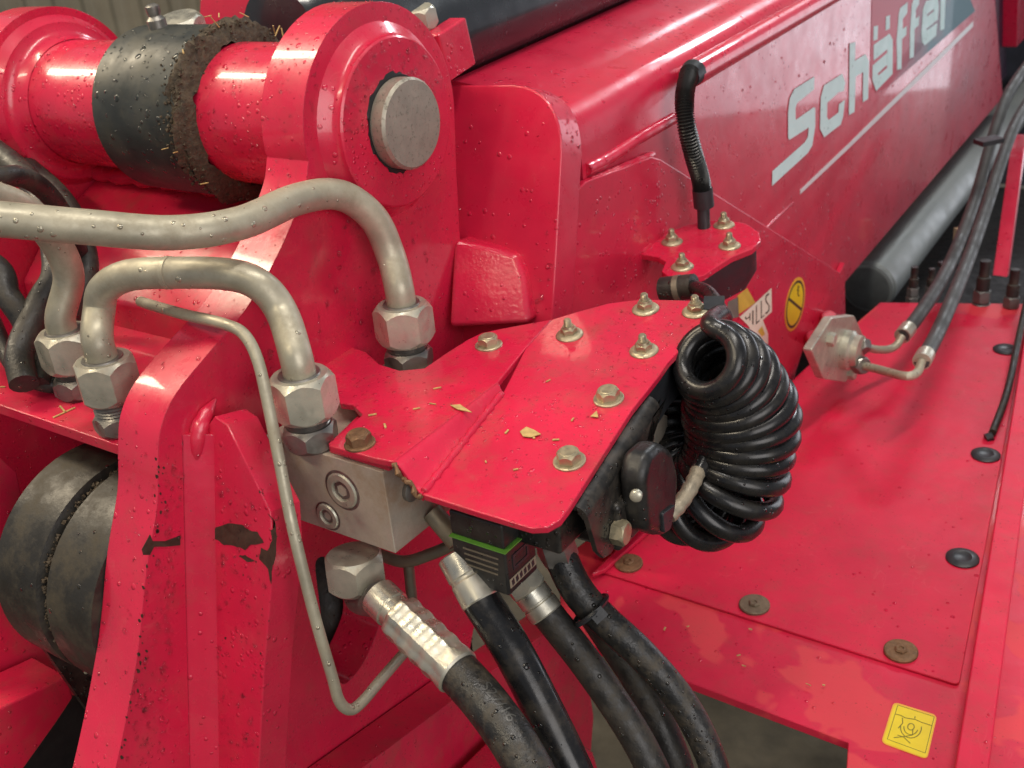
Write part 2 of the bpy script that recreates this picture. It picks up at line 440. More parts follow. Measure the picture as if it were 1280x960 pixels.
SN = stud_mesh('flange_nut', 10.5, 11, BOLT)
# =================================================================== SETTING
mb = MB(); mb.box((400, 1500, -1160), (6000, 0, 0), (0, 6000, 0), (0, 0, 10))
tag(mb.build('concrete_floor', CONCRETE), kind='structure')
mb = MB()                                               # workshop wall of corrugated sheet, far behind
wp, wx, wz = A(-2600, 3400, -1150), nrm((0.86, 0.51, 0)), A(0, 0, 1)
wn = np.cross(wx, wz); cols = []
for i in range(0, 161):
    k = i % 4; cols.append((i*34.0-2700, 0 if k in (0, 1) else 28))
vs = [wp+wx*a+wn*b+wz*h_ for h_ in (0, 4200) for a, b in cols]; n_ = len(cols)
mb.add(vs, [(i, i+1, n_+i+1, n_+i) for i in range(n_-1)])
tag(mb.build('workshop_wall', WALLM, angle=20), kind='structure')

# =================================================================== BOOM
TB = math.radians(3.74); BD = A(0, math.cos(TB), math.sin(TB)); BU = A(0, -math.sin(TB), math.cos(TB))
def bp(x, s, h): return A(x, 0, 0)+s*BD+h*BU
BX = 50.0
boom = thing('loader_boom', 'red boom with pale Schäffer lettering running up to the right', 'boom', bp(BX, 130, -490))
prof = [(BX, -492), (BX, -66), (49, -52), (45, -42), (38, -35), (28, -31), (10, -28), (-40, -15), (-78, -9), (-112, -24), (-300, -26), (-300, -492)]
def send(h_): return 1560+300*max(0.0, (-66-h_))/426
def slanted(pr, f0, f1):
    m = MB(); k = len(pr); vs = [bp(x_, f0(h_), h_) for x_, h_ in pr]+[bp(x_, f1(h_), h_) for x_, h_ in pr]
    fs = [tuple(range(k)), tuple(k+i_ for i_ in reversed(range(k)))]+[(i_, k+i_, k+(i_+1) % k, (i_+1) % k) for i_ in range(k)]
    return m.add(vs, fs)
slanted(prof, lambda h_: 150, send).build('boom_box', RED_CLEAN, boom, angle=30)
# front cross plate with the big rounded corner, leaning back
FPn = nrm((0, -math.cos(math.radians(17)), math.sin(math.radians(17)))); FP = plane((60, 101, -82), FPn)
out = onl([(505, 107), (668, 107)], FP); cr = [on(640, 106, FP), on(682, 107, FP), on(703, 140, FP), on(702, 192, FP)]
cor = [(1-t)**3*cr[0]+3*t*(1-t)**2*cr[1]+3*t*t*(1-t)*cr[2]+t**3*cr[3] for t in np.linspace(0, 1, 9)]
out = [on(505, 107, FP)]+cor+onl([(690, 410), (680, 520), (560, 520)], FP)
mb = MB(); mb.prism(out, -FPn*33); mb.build('front_plate', RED_CLEAN, boom, angle=30, bevel=1.6)
drops_on(boom, onl([(570, 290), (695, 290), (690, 400), (570, 400)], plane(FP[0]+FPn*.1, FPn)), 26, 1.5, 4.2, FPn)
drops_multi(boom, [(onl([(745, 240), (815, 210), (1000, 325), (940, 420), (745, 330)], PX(58.1)), 60, (1,0,0)), (onl([(880, 120), (1080, 20), (1200, -20), (1190, 50), (960, 260), (890, 230)], PX(BX+.1)), 170, (1,0,0))], .8, 2.6)
fcr = [([cor[k], cor[k+1], cor[k+1]-FPn*32, cor[k]-FPn*32], 14, np.cross(cor[k+1]-cor[k], FPn)*np.sign(np.cross(cor[k+1]-cor[k], FPn)@A(1, 0, .4))) for k in range(8)]
drops_multi(boom, fcr, .6, 2.0)
# cast stop behind the lug
SP = PX(-6)
mb = MB(); st = onl([(566, 300), (600, 306), (645, 318), (655, 345), (662, 405), (560, 410)], plane((0, 62, -140), (0.30, -1, .62)))
mb.prism(st, A(-12, 66, -10)); mb.build('cast_stop', RED_WELD, boom, bevel=5)
# side reinforcement plate
OVX = 58.0
ov = onl([(724, 236), (733, 227), (815, 196), (826, 199), (1050, 341), (1056, 328), (1057, 396), (1040, 402), (1008, 424), (996, 462), (988, 500), (930, 560), (700, 640), (700, 300)], PX(OVX))
mb = MB(); mb.prism(ov, A(-7.5, 0, 0)); mb.build('reinforcement_plate', RED_CLEAN, boom, angle=30, bevel=1.2)
wl = onl([(733, 212), (760, 198), (800, 172), (842, 148)], PX(BX+.5))
mb = MB(); mb.tube(spline(wl, 10), [5.5+.15*math.sin(i*1.9) for i in range(31)], 12); mb.build('weld_seam', RED_CLEAN, boom, angle=60)
wl = onl([(737, 226), (770, 212), (816, 193)], PX(BX+2.5))
mb = MB(); mb.tube(spline(wl, 10), [3.6+.5*math.sin(i*2.1) for i in range(21)], 10); mb.build('weld_seam', RED_WELD, boom, angle=60)
# lower foot of the plate, coming down on the deck behind the coil
# fold crease under the lettering; its reflected light is a painted white strip
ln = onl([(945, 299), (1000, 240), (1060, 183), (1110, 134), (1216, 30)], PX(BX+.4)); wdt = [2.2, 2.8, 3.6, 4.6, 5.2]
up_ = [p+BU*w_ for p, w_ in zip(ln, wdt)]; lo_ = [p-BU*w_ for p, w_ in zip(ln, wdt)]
mb = MB(); mb.prism(lo_[1:]+up_[:0:-1], A(.5, 0, 0)); mb.build('crease_highlight', WHITE, boom)
mb = MB(); mb.tube([bp(BX-.5, s, -290+ (s-560)*0.012) for s in (300, 420, 560, 640)], [1.0, 2.0, 2.2, 1.0], 8); mb.build('crease', RED_CLEAN, boom, angle=60)
# conduit tube welded along the top of the side
mb = MB(); c0 = on(866, 92, PX(64)); s0 = c0@BD; h0 = c0@BU
mb.tube([bp(64, s0+k*120, h0-k*1.0) for k in range(10)], 12.5, 20); ct = mb.build('conduit_tube', RED_CLEAN, boom)
# lettering ------------------------------------------------------------------------------
def T1(p): return [(940+x/5.333, 60+y/5.333) for x, y in p]
def T2(p): return [(1080+x/8.0, y/8.0) for x, y in p]
LET = [T1([(415,190),(280,275),(250,340),(240,430),(240,600),(248,612),(378,528),(372,595),(350,630),(135,822),(133,918),(370,700),(400,650),(420,520),(420,400),(410,395),(290,480),(288,400),(300,365),(412,275)]),
 T1([(600,172),(480,248),(458,330),(452,540),(480,595),(590,510),(605,460),(618,345),(580,375),(575,430),(510,480),(498,460),(500,365),(575,295),(612,285),(620,230)]),
 T1([(650,-30),(688,-40),(685,85),(755,40),(778,90),(772,340),(738,360),(740,160),(690,190),(682,425),(645,447)]),
 T2([(95,450),(255,335),(285,400),(283,740),(120,910),(82,800),(85,655),(228,530),(228,648),(135,735),(140,757),(229,680),(231,492),(95,605)]),
 T2([(95,265),(138,255),(132,395),(92,405)]), T2([(218,165),(258,150),(255,285),(215,305)]),
 T2([(435,20),(360,80),(345,150),(325,400),(330,700),(372,690),(378,390),(420,350),(425,260),(385,290),(385,190),(430,130)]),
 T2([(550,-20),(490,0),(475,60),(460,300),(455,585),(495,570),(505,290),(545,250),(550,160),(515,190),(515,100),(548,40)]),
 T2([(735,-25),(620,10),(590,90),(572,330),(580,420),(605,455),(720,355),(730,230),(625,305),(620,290),(700,225),(697,112),(630,168),(626,146),(695,88),(702,222),(735,195),(745,60)]),
 T2([(765,-60),(815,-60),(800,290),(760,305)])]
for p in LET:
    mb = MB(); mb.prism(onl(p, PX(BX+.7)), A(.4, 0, 0)); mb.build('letter', DECAL, boom)
tp = T2([(120, 930), (60, 760), (80, -60), (1040, -60), (1110, 110), (480, 660), (250, 860)])
mb = MB(); mb.prism(onl(tp, PX(BX+.3)), A(.25, 0, 0)); mb.build('print_background', TEAL, boom)
# stickers
def T3(p): return [(900+x/10.667, 340+y/10.667) for x, y in p]
def ellipse(c, a, b, n=40): return [c+math.cos(2*math.pi*i/n)*a+math.sin(2*math.pi*i/n)*b for i in range(n)]
sx = OVX+.15
ec = on(*T3([(1000, 430)])[0], PX(sx)); ea = on(*T3([(1030, 12)])[0], PX(sx))-ec; eb = on(*T3([(1162, 330)])[0], PX(sx))-ec
st_ = thing('round_warning_sticker', 'round yellow prohibition sticker with black ring on the red boom plate', 'sticker', ec)
R0 = np.linalg.norm(ea)*.98
def sc(r, dx): return [ec+A(dx, 0, 0)+r*(math.cos(2*math.pi*i/48)*BU+math.sin(2*math.pi*i/48)*BD) for i in range(48)]
RS = 36.0
MB().prism(sc(RS, 0), A(.25,0,0)).build('sticker_rim', ORANGE, st_)
MB().prism(sc(RS*.885, .3), A(.12,0,0), [sc(RS*.79, .3)]).build('black_ring', INK, st_)
MB().prism(sc(RS*.785, .3), A(.10,0,0)).build('yellow_disc', YELLOW, st_)
d1 = nrm(BU*.62-BD*.78); d2 = np.cross(A(1,0,0), d1)
MB().box(ec+A(.5,0,0), d1*RS*.80, d2*RS*.055, A(.04,0,0)).build('diagonal_bar', INK, st_)
m_ = MB(); q0 = ec+A(.5,0,0)+BU*15+BD*9
for a, b in (((0, 9), (1, -7)), ((-4, 2), (6, 5)), ((1, -7), (6, -9)), ((-2, -3), (4, 0))):
    p, q = q0+BD*a[0]+BU*a[1], q0+BD*b[0]+BU*b[1]; d = nrm(q-p); s_ = np.cross(A(1,0,0), d)
    m_.box((p+q)/2, (q-p)/2, s_*1.1, A(.04, 0, 0))
m_.build('pictogram', INK, st_)
lb = thing('lettered_sticker', 'torn cream and ochre sticker reading HILLS beside the coiled cable', 'sticker', on(935, 385, PX(sx)))
MB().prism(onl(T3([(230,320),(360,215),(470,410),(250,560)]), PX(sx)), A(.2,0,0)).build('ochre_panel', OCHRE, lb)
MB().prism(onl(T3([(110,395),(240,335),(250,600),(60,640)]), PX(sx)), A(.2,0,0)).build('grey_panel', simple('grey_sticker', (.16,.15,.12), .5), lb)
MB().prism(onl(T3([(260,600),(470,415),(685,215),(690,530),(570,640),(640,820),(640,960),(480,960),(380,720)]), PX(sx+.3)), A(.2,0,0)).build('cream_panel', CREAM, lb)
MB().prism(onl(T3([(505,790),(560,720),(600,830),(560,860)]), PX(sx+.6)), A(.1,0,0)).build('ochre_mark', OCHRE, lb)
for p in ([(392,555),(404,545),(404,655),(392,640)], [(330,610),(345,590),(358,640),(345,630)], [(430,520),(446,505),(446,705),(430,690)], [(358,618),(392,590),(392,604),(358,632)],
          [(480,450),(492,440),(490,670),(530,635),(530,650),(480,700)], [(545,390),(557,380),(557,600),(590,570),(590,585),(545,625)],
          [(650,275),(612,310),(602,360),(610,400),(648,450),(650,495),(628,530),(605,540),(602,560),(632,550),(658,510),(662,455),(625,390),(615,360),(624,325),(655,300)]):
    MB().prism(onl(T3(p), PX(sx+.6)), A(.1,0,0)).build('letter', INK, lb)
# boom end gap with its shade painted dark, then the next red section
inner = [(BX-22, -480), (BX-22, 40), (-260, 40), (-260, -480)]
slanted(inner, lambda h_: send(h_)-2, lambda h_: send(h_)+140).build('boom_end_gap', simple('boom_gap_shade', (.035, .012, .035), .5), boom)
outer = [(BX+6, -400), (BX+6, 260), (-260, 260), (-260, -400)]
tag(slanted(outer, lambda h_: send(h_)+125, lambda h_: 2700).build('rear_boom_section', RED_CLEAN), 'plain red boom section at the top right corner past the lettering', 'boom section')

# tilt cylinder above the boom
tc = thing('tilt_cylinder', 'black hydraulic cylinder lying on top of the red boom', 'cylinder', bp(-110, 60, 30))
mb = MB(); mb.lathe(bp(-110, 74, 29.5), BD, [(40, 0), (48, 4), (48, 1400)], 40); mb.build('barrel', CYL_BLACK, tc)
mb = MB(); mb.lathe(bp(-110, 66, 29), BD, [(30, 0), (38, 3), (38, 10)], 24); mb.build('gland', NUT_DARK, tc)
# hexagon stop block and bolt by the lug
kb = thing('stop_block', 'small red chamfered block standing behind the top of the lug', 'block', at(560, 75, 905))
mb = MB(); o_ = at(562, 62, 905); mb.box(o_, A(9, 0, 0), A(0, 20, 4), A(0, -4, 20)); mb.build('block_body', RED, kb, bevel=2)
mb = MB(); mb.hexa(at(528, 36, 900), A(0, -.2, 1), 26, 18, bot=True); mb.build('bolt_head', NUT, kb)

# ribbed conduit hanging out of the tube to the small bracket
cn = thing('ribbed_conduit', 'ribbed black conduit hanging from the end of the red tube', 'conduit', at(880, 275, 1020))
cpts = spline([on(862, 90, PX(66)), on(856, 118, PX(74)), on(857, 150, PX(80)), on(866, 190, PX(84)), on(876, 225, PX(86)), on(879, 250, PX(87))], 22)
rr = [8.2+1.1*math.cos(i*math.pi) for i in range(len(cpts))]
mb = MB(); mb.tube(cpts, rr, 16); mb.build('corrugated_sleeve', CONDUIT, cn, angle=20)
mb = MB(); mb.tube([on(861, 97, PX(66)), on(867, 90, PX(64))], [10.5, 12.8], 16); mb.build('end_cap', PLASTIC_SMOOTH, cn)
mb = MB(); mb.tube([on(878, 236, PX(86.5)), on(880, 258, PX(87))], 10, 16); mb.build('end_sleeve', PLASTIC_SMOOTH, cn)
mb = MB(); mb.tube([on(879, 250, PX(87)), on(880, 290, PX(88))], 6.2, 12); mb.build('cable', PLASTIC_SMOOTH, cn)

# =================================================================== CHASSIS DECK
DKn = tilt(3); DK = plane((50, 151, -508), DKn); DKu = plane(DK[0]-DKn*3, DKn); DKo = plane(DK[0]+DKn*.3, DKn)
deck = thing('chassis_deck', 'red deck below the boom with a bolted hatch and front lip', 'deck', on(960, 800, DK))
dk = onl([(700, 793), (837, 844), (1060, 928), (1056, 1000), (1330, 1000), (1330, 380), (1100, 378), (1015, 452), (960, 505), (700, 700)], DKu)
MB().prism(dk, -DKn*9).build('deck_plate', RED_DECK_DRY, deck, bevel=1)
ht = rounded(onl([(744, 712), (1199, 856), (1242, 630), (1283, 403), (1104, 379), (1018, 450), (968, 503)], DK), 6)
hatch = MB().prism(ht, -DKn*2.6).build('hatch_cover', RED_DECK, deck, bevel=.8)
def washer_mesh(nm, r, mat, bolt=True):
    m = MB(); m.lathe(O0, (0,0,1), [(r, 0), (r, 2.0), (r*.93, 2.8), (r*.5, 2.9)], 28)
    m.lathe((0,0,2.5), (0,0,1), [(r*.40, 0), (r*.40, 1.4), (r*.30, 2.6), (r*.18, 2.6), (r*.15, 1.6)], 6)
    return m.mesh(nm, mat, O0)
WM = washer_mesh('washer_bolt', 15, BOLT_RUST)
WM2 = washer_mesh('washer_bolt_dull', 15, simple('dull_brown_bolt', (.17, .13, .085), .6, .5, .3, 140, .3, 250))
for i, (u, v) in enumerate(((786, 702), (943, 754), (1126, 812))):
    inst('washer_bolt', WM2 if i == 1 else WM, deck, on(u, v+3, DKo), DKn, rot=i)
pm = MB().lathe(O0, (0,0,1), [(16, 0), (16, 1.2), (14, 2.4), (9, 3.0), (8, 2.4)], 28).mesh('rubber_plug', PLASTIC_SMOOTH, O0)
for u, v in ((1203, 697), (1232, 568), (1257, 436)): inst('rubber_plug', pm, deck, on(u, v+1, DKo), DKn)
straw_bits(deck, onl([(760, 760), (1060, 900), (1180, 900), (950, 780)], DK), 7, DKn, lmin=2, lmax=5)
# foot plate of the boom side reaching down to the deck
ft = thing('boom_foot_plate', 'pinkish red wedge plate on the deck below the coiled cable', 'plate', on(880, 660, DKo))
MB().prism(onl([(740, 722), (757, 716), (833, 648), (851, 654), (893, 681), (925, 662), (985, 500), (960, 505)], plane(DK[0]+DKn*1, DKn)), DKn*5).build('foot_plate', RED_CLEAN, ft, bevel=1)
# raised side wall at the right and the panel beyond it
sw = thing('deck_side_wall', 'raised red edge along the right side of the deck', 'side wall', on(1225, 800, DK))
e0, e1 = on(1190, 985, DK), on(1288, 380, DK); ed = nrm(e1-e0); es = nrm(np.cross(ed, DKn)); ln_ = np.linalg.norm(e1-e0)
if es[0] < 0: es = -es
MB().prism([e0-DKn*8, e0+DKn*22, e0+DKn*22+es*24, e0-DKn*40+es*24, e0-DKn*40], ed*ln_).build('wall_strip', RED_DECK, sw, bevel=2)
MB().prism([e0-DKn*12+es*24.5, e0-DKn*12+es*400, e0-DKn*20+es*400, e0-DKn*20+es*24.5], ed*ln_).build('outer_panel', RED_DECK_DRY, sw)
for u, v in ((1256, 952), (1281, 655)): inst('rubber_plug', pm, sw, on(u, v, plane(DK[0]-DKn*11.6, DKn)), DKn)
# yellow square sticker
def T4(p): return [(1090+x/10.667, 870+y/10.667) for x, y in p]
ys = thing('square_warning_sticker', 'square yellow sticker with line drawing near the deck corner', 'sticker', on(1137, 914, DKu))
DS = lambda k: plane(DKu[0]+DKn*k, DKn)
MB().prism(rounded(onl(T4([(290,80),(870,260),(735,850),(120,625)]), DS(.25)), 5), DKn*.25).build('sticker_edge', ORANGE, ys)
MB().prism(rounded(onl(T4([(305,105),(850,275),(722,830),(143,612)]), DS(.55)), 4), DKn*.12).build('yellow_panel', YELLOW, ys)
def strokes(lines, wd, pl, n, mat, parent, name):
    m = MB()
    for l in lines:
        P = onl(T4(l), pl)
        for a, b in zip(P[:-1], P[1:]):
            d = nrm(b-a); s_ = np.cross(n, d); m.box((a+b)/2, (b-a)/2, s_*wd, n*.03)
    return m.build(name, mat, parent)
strokes([[(345,120),(830,275),(710,760),(205,575),(345,120)]], .28, DS(.75), DKn, INK_GREEN, ys, 'border_line')
arc = lambda cx, cy, r, a0, a1, n=10: [(cx+r*math.cos(math.radians(a0+(a1-a0)*i/n)), cy+r*math.sin(math.radians(a0+(a1-a0)*i/n))) for i in range(n+1)]
strokes([[(310,240),(380,255),(440,290),(570,310),(660,350),(800,395)], arc(520,420,140,-5,190), arc(520,410,45,0,360), arc(520,420,95,20,190), [(290,555),(430,540),(540,520),(545,440)], [(340,520),(420,545),(510,630)], [(570,300),(575,270)], [(405,290),(410,360),(350,430)]], .42, DS(.8), DKn, INK_GREEN, ys, 'line_drawing')
# =================================================================== LIFT CYLINDER AND PORTS ON THE RIGHT
lc = thing('lift_cylinder', 'grey lift cylinder running up to the right under the boom', 'cylinder', on(1100, 350, PX(5)))
c0 = on(1106, 333, PX(30)); s0, h0 = c0@BD, c0@BU
MB().lathe(bp(30, s0-95, h0), BD, [(38, 0), (42, 2), (42, 7), (45, 10), (45, 1300)], 48).build('barrel', CYL_GREY, lc)
MB().lathe(bp(30, s0-97, h0), BD, [(34, 0), (37.5, 1.5)], 40).build('end_cap', simple('grey_cylinder_cap', (.10, .11, .11), .55), lc)
pf = thing('port_flange', 'zinc rhombic port flange with two hose fittings below the lift cylinder', 'flange', on(1050, 440, PX(132)))
fl = rounded(onl([(1040, 397), (1068, 394), (1082, 425), (1058, 478), (1030, 474), (1014, 438)], PX(146)), 6)
MB().prism(fl, A(-11, 0, 0)).build('flange_plate', NUT, pf, bevel=1.5)
fc = on(1056, 437, PX(146)); MB().lathe(fc, (1, 0, 0), [(25, -1), (25, 9), (21, 12), (21, 20), (17, 21)], 32).build('collar', NUT, pf)
for u, v in ((1036, 424), (1062, 466)): 
    MB().hexa(on(u, v, PX(146)), (1, 0, 0), 15, 8).build('flange_bolt', NUT, pf)
HS = simple('old_hose_grey', (.055, .058, .058), .55, 0, .3, 30)
hd = thing('boom_side_fitting', 'short red welded studs beside the port flange', 'studs', on(1010, 420, PX(60)))
MB().tube([on(1010, 424, PX(58)), on(1016, 420, PX(72))], [10, 8], 16).build('stud', RED_WELD, hd)
MB().tube([on(1030, 400, PX(58)), on(1037, 397, PX(74))], [13, 10], 16).build('stud', RED_WELD, hd)
for i, (lab, pipe, hose) in enumerate((
    ('upper grey hose rising from the port flange to the top right', [(1072, 430, 160), (1090, 436, 170), (1108, 437, 180), (1120, 432, 188), (1128, 420, 192)],
     [(1128, 420, 192), (1150, 392, 196), (1178, 348, 190), (1200, 300, 180), (1220, 245, 172), (1240, 175, 165), (1262, 115, 160), (1300, 60, 160)]),
    ('lower black hose rising from the port flange past the plugs', [(1070, 455, 162), (1095, 461, 192), (1130, 470, 236), (1146, 466, 246), (1152, 452, 246)],
     [(1152, 452, 246), (1170, 420, 242), (1190, 375, 235), (1212, 320, 222), (1232, 262, 210), (1252, 200, 200), (1272, 150, 195), (1310, 90, 190)]))):
    t = thing('pressure_hose', lab, 'hose', on(*pipe[0][:2], PX(pipe[0][2])), 'hoses on the port flange')
    P = [on(u, v, PX(x)) for u, v, x in pipe]; H = [on(u, v, PX(x)) for u, v, x in hose]
    MB().tube(spline(P, 6), 5.2, 14).build('steel_pipe', PIPE, t)
    MB().hexa(P[0], P[1]-P[0], 20, 16, bot=True).build('union_nut', NUT_DARK, t)
    MB().tube([P[-1], P[-1]+nrm(H[1]-H[0])*22], 10.8, 16).build('ferrule', NUT, t)
    MB().tube(spline(H, 6), 9.2, 16).build('hose', HS, t)
# hose clamp over both
for u, v in ((1236, 176), (1192, 330)):
    a = on(u, v, PX(186)); 
    tag(MB().box(a, A(0, 0, 3.5), nrm(A(.5, .7, 0))*20, A(9, -9, 0)).build('hose_clip', PLASTIC_SMOOTH), 'small black clip holding the two rising hoses ' + ('near the boom end' if u > 1200 else 'above the deck'), 'clip', 'hose clips')
# fittings standing in the dark behind the deck
FM = simple('dull_fitting', (.13, .13, .125), .5, .5, .3, 40)
dkb = plane(DK[0]-DKn*40, DKn)
for i, (u, v, s_, lab) in enumerate(((1140, 372, .8, 'dim grey fitting under the lift cylinder behind the deck'), (1162, 368, .7, 'smaller dim fitting next to the rising hoses'), (1225, 385, 1.1, 'tall stacked grey fitting between hose and red strut'), (1262, 390, 1.0, 'grey fitting at the far right behind the deck'))):
    b = on(u, v+6, plane(DK[0]-DKn*15+A(0, 60, 0), DKn)); t = thing('hose_fitting', lab, 'fitting', b, 'fittings behind the deck')
    k = s_*.68; b = b-A(0, 0, 6)
    MB().hexa(b, (0,0,1), 34*k, 30*k, bot=True).build('lower_nut', FM, t)
    MB().hexa(b+A(0,0,31*k), (0,0,1), 30*k, 26*k, bot=True).build('upper_nut', FM, t)
    MB().lathe(b+A(0,0,57*k), (0,0,1), [(13*k, 0), (13*k, 26*k), (10*k, 28*k), (10*k, 60*k)], 16).build('hose_end', RUBBER, t)
tag(MB().box(on(1187, 312, PX(130))+A(0, 60, 0), A(6, 4, 0), A(-4, 6, 0), A(0, 0, 18)).build('brass_tag', simple('brass_plug', (.55, .40, .22), .45, .3)), 'pale brass coloured plug between the lift cylinder and hoses', 'plug')
# red strut and dark sheets holding the shade behind the deck
a = at(1250, 345, 1760); b = at(1274, 170, 1900)
tag(MB().prism([a+A(-11,0,0), a+A(11,0,0), b+A(11,0,0), b+A(-11,0,0)], A(0, 14, 0)).build('chassis_strut', RED_CLEAN), 'narrow red strut rising at the far right behind the hoses', 'strut')
tag(MB().box(A(20, 2300, -250), A(240, 0, 0), A(0, 30, 0), A(0, 0, 420)).build('dark_backdrop', simple('dim_machine_interior', (.030, .034, .050), .6)), 'dark backdrop coloured like the shaded machine interior behind the deck', 'backdrop')  # added backdrop sheet, the interior's shade is in its colour
tag(MB().box(A(150, 1300, -640), A(300, 0, 0), A(0, 700, 0), A(0, 0, 40)).build('pit_shade_panel', DARK), 'dark panel put in for the shaded pit behind the deck edge', 'panel')  # added sheet, its near-black colour stands for the shade in the pit
# thin black cable on the right of the deck
cb = thing('thin_cable', 'thin black cable hanging over the right edge of the deck', 'cable', on(1238, 548, DKo))
MB().tube(spline([on(1240, 546, DKo)+DKn*6, on(1258, 500, DKo)+DKn*14, on(1272, 440, DKo)+DKn*30, on(1284, 395, DKo)+DKn*60, on(1300, 330, DKo)+DKn*120], 8), 4.4, 12).build('cable', RUBBER, cb)
MB().tube([on(1240, 548, DKo)+DKn*3, on(1232, 549, DKo)+DKn*1], 5.5, 10).build('cable_end', PLASTIC_SMOOTH, cb)

# =================================================================== HITCH FRAME
hf = thing('hitch_frame', 'red cast and welded hitch frame carrying the hinge pin', 'hitch frame', A(-28, -200, -560))
XF, XB = -28.0, -70.0
circ = lambda r, a0, a1, n: [(r*math.cos(math.radians(a0+(a1-a0)*i/n)), r*math.sin(math.radians(a0+(a1-a0)*i/n))) for i in range(n+1)]
front = [(p[0], p[1]) for p in spline([(-86, -8), (-96, -28), (-130, -63), (-169, -91), (-205, -107), (-238, -123), (-255, -140), (-263, -160), (-272, -189), (-292, -228), (-311, -273), (-326, -303), (-353, -350), (-410, -440)], 4)]
sidep = circ(87, -8, 182, 30)+[tuple(p) for p in front]+[(-420, -560), (-20, -600), (60, -440), (74, -240), (72, -150), (80, -60)]
hole = [np.array(p, float) for p in rounded(onl([(392, 694), (440, 700), (468, 735), (476, 780), (455, 830), (428, 862), (405, 800)], PX(XF)), 14)]
L_ = [A(XF, y, z) for y, z in sidep]
MB().prism(L_, A(XB-XF, 0, 0), [hole]).build('side_plate', RED, hf, angle=28)
MB().prism([A(-433, y, z) for y, z in sidep], A(-42, 0, 0)).build('side_plate', RED, hf, angle=28)
drops_on(hf, [A(XF+.1, y, z) for y, z in circ(85, 0, 360, 30)], 300, .5, 2.0, (1,0,0))
drops_on(hf, [A(XF+.1, y, z) for y, z in ((-60,-60),(60,-60),(60,-150),(-160,-130),(-100,-85))], 30, .8, 2.6, (1,0,0))
drops_on(hf, onl([(420, 270), (540, 280), (560, 400), (440, 430), (330, 440), (330, 400)], PX(XF+.1)), 60, .7, 2.6, (1,0,0))
drops_on(hf, onl([(400, 870), (520, 800), (640, 760), (480, 900)], PX(XF+.1)), 40, .7, 2.2, (1,0,0))
fc_l = []
for k in range(8, 76):
    (ya, za), (yb_, zb_) = sidep[k], sidep[k+1]
    nn_ = nrm(A(0, zb_-za, -(yb_-ya))); L2 = math.hypot(yb_-ya, zb_-za)
    fc_l.append(([A(XF-1, ya, za), A(XF-1, yb_, zb_), A(XB+1, yb_, zb_), A(XB+1, ya, za)], max(1, int(L2*(.55 if k < 34 else .32))), nn_))
drops_multi(hf, fc_l, .5, 2.0)
# boss round the pin, its weld fillet
MB().lathe(A(XF, 0, 0), (1,0,0), [(74, -.5), (70, 3), (65.5, 6.5), (63.5, 9), (63.5, 13), (62, 14.4), (35, 14.4), (34.2, 13.6), (34.2, 2)], 72, caps=False).build('boss', RED, hf, angle=40)
drops_on(hf, [A(XF+14.5, y, z) for y, z in circ(61, 15, 175, 30)]+[A(XF+14.5, y, z) for y, z in circ(37, 175, 15, 20)], 260, .5, 1.7, (1,0,0))
MB().lathe(A(-433, 0, 0), (1,0,0), [(80, -.5), (76, 5), (73, 9), (66, 9.5), (61, 14), (58, 26)], 56, caps=False).build('boss', RED_DROPS, hf, angle=40)
for x0, x1 in ((-425, -296), (-181, -71)):
    MB().lathe(A(x0, 0, 0), (1,0,0), [(57.5, 0), (57.5, x1-x0)], 56).build('spacer_tube', RED_DROPS, hf)
MB().lathe(A(-71, 0, 0), (-1,0,0), [(66, 0), (60, 5), (57.6, 12)], 56, caps=False).build('weld_seam', RED_WELD, hf)
fc_l = []
for x0, x1, rr_, nd in ((-420, -300, 57.6, 9), (-176, -74, 57.6, 9), (-292, -205, 71.1, 9)):
    for k in range(4, 17):
        a0, a1 = math.radians(60+k*8), math.radians(68+k*8); am = (a0+a1)/2
        fc_l.append(([A(x0, rr_*math.cos(a0), rr_*math.sin(a0)), A(x1, rr_*math.cos(a0), rr_*math.sin(a0)), A(x1, rr_*math.cos(a1), rr_*math.sin(a1)), A(x0, rr_*math.cos(a1), rr_*math.sin(a1))], nd, A(0, math.cos(am), math.sin(am))))
drops_multi(hf, fc_l, .6, 2.0)
# cross member under the tubes
cmp_ = [(40, -62), (-20, -92), (-60, -112), (-98, -150), (-104, -260), (-84, -260), (-78, -160), (-46, -128), (-10, -110), (48, -80)]
MB().prism([A(-432, y, z) for y, z in cmp_], A(361, 0, 0)).build('cross_member', RED_DIRTY, hf, angle=30, bevel=3)
MB().tube([A(-425+i*12, 6+1.5*math.sin(i*1.7), -72) for i in range(30)], [8+1.5*math.sin(i*2.3) for i in range(30)], 10).build('weld_seam', RED_WELD, hf, angle=60)
# shelf for the pipe fittings
PZt = PZ(-174)
sh = onl([(-60, 482), (155, 559), (200, 560), (330, 470), (330, 380), (120, 380), (-60, 440)], PZt)
sh = [p if p[0] < XB-1 else A(XB-1, p[1], p[2]) for p in sh]
y0 = on(155, 559, PZt)[1]
shelf = [A(-330, y0, -174), A(XB-1, y0, -174), A(XB-1, -90, -174), A(-330, -90, -174)]
MB().prism(shelf, A(0, 0, -9)).build('pipe_shelf', RED_DIRTY, hf, bevel=.8)
straw_bits(hf, [A(-330, y0+4, -174), A(XB-4, y0+4, -174), A(XB-4, -130, -174), A(-320, -130, -174)], 34, (0,0,1), lmin=5, lmax=20)
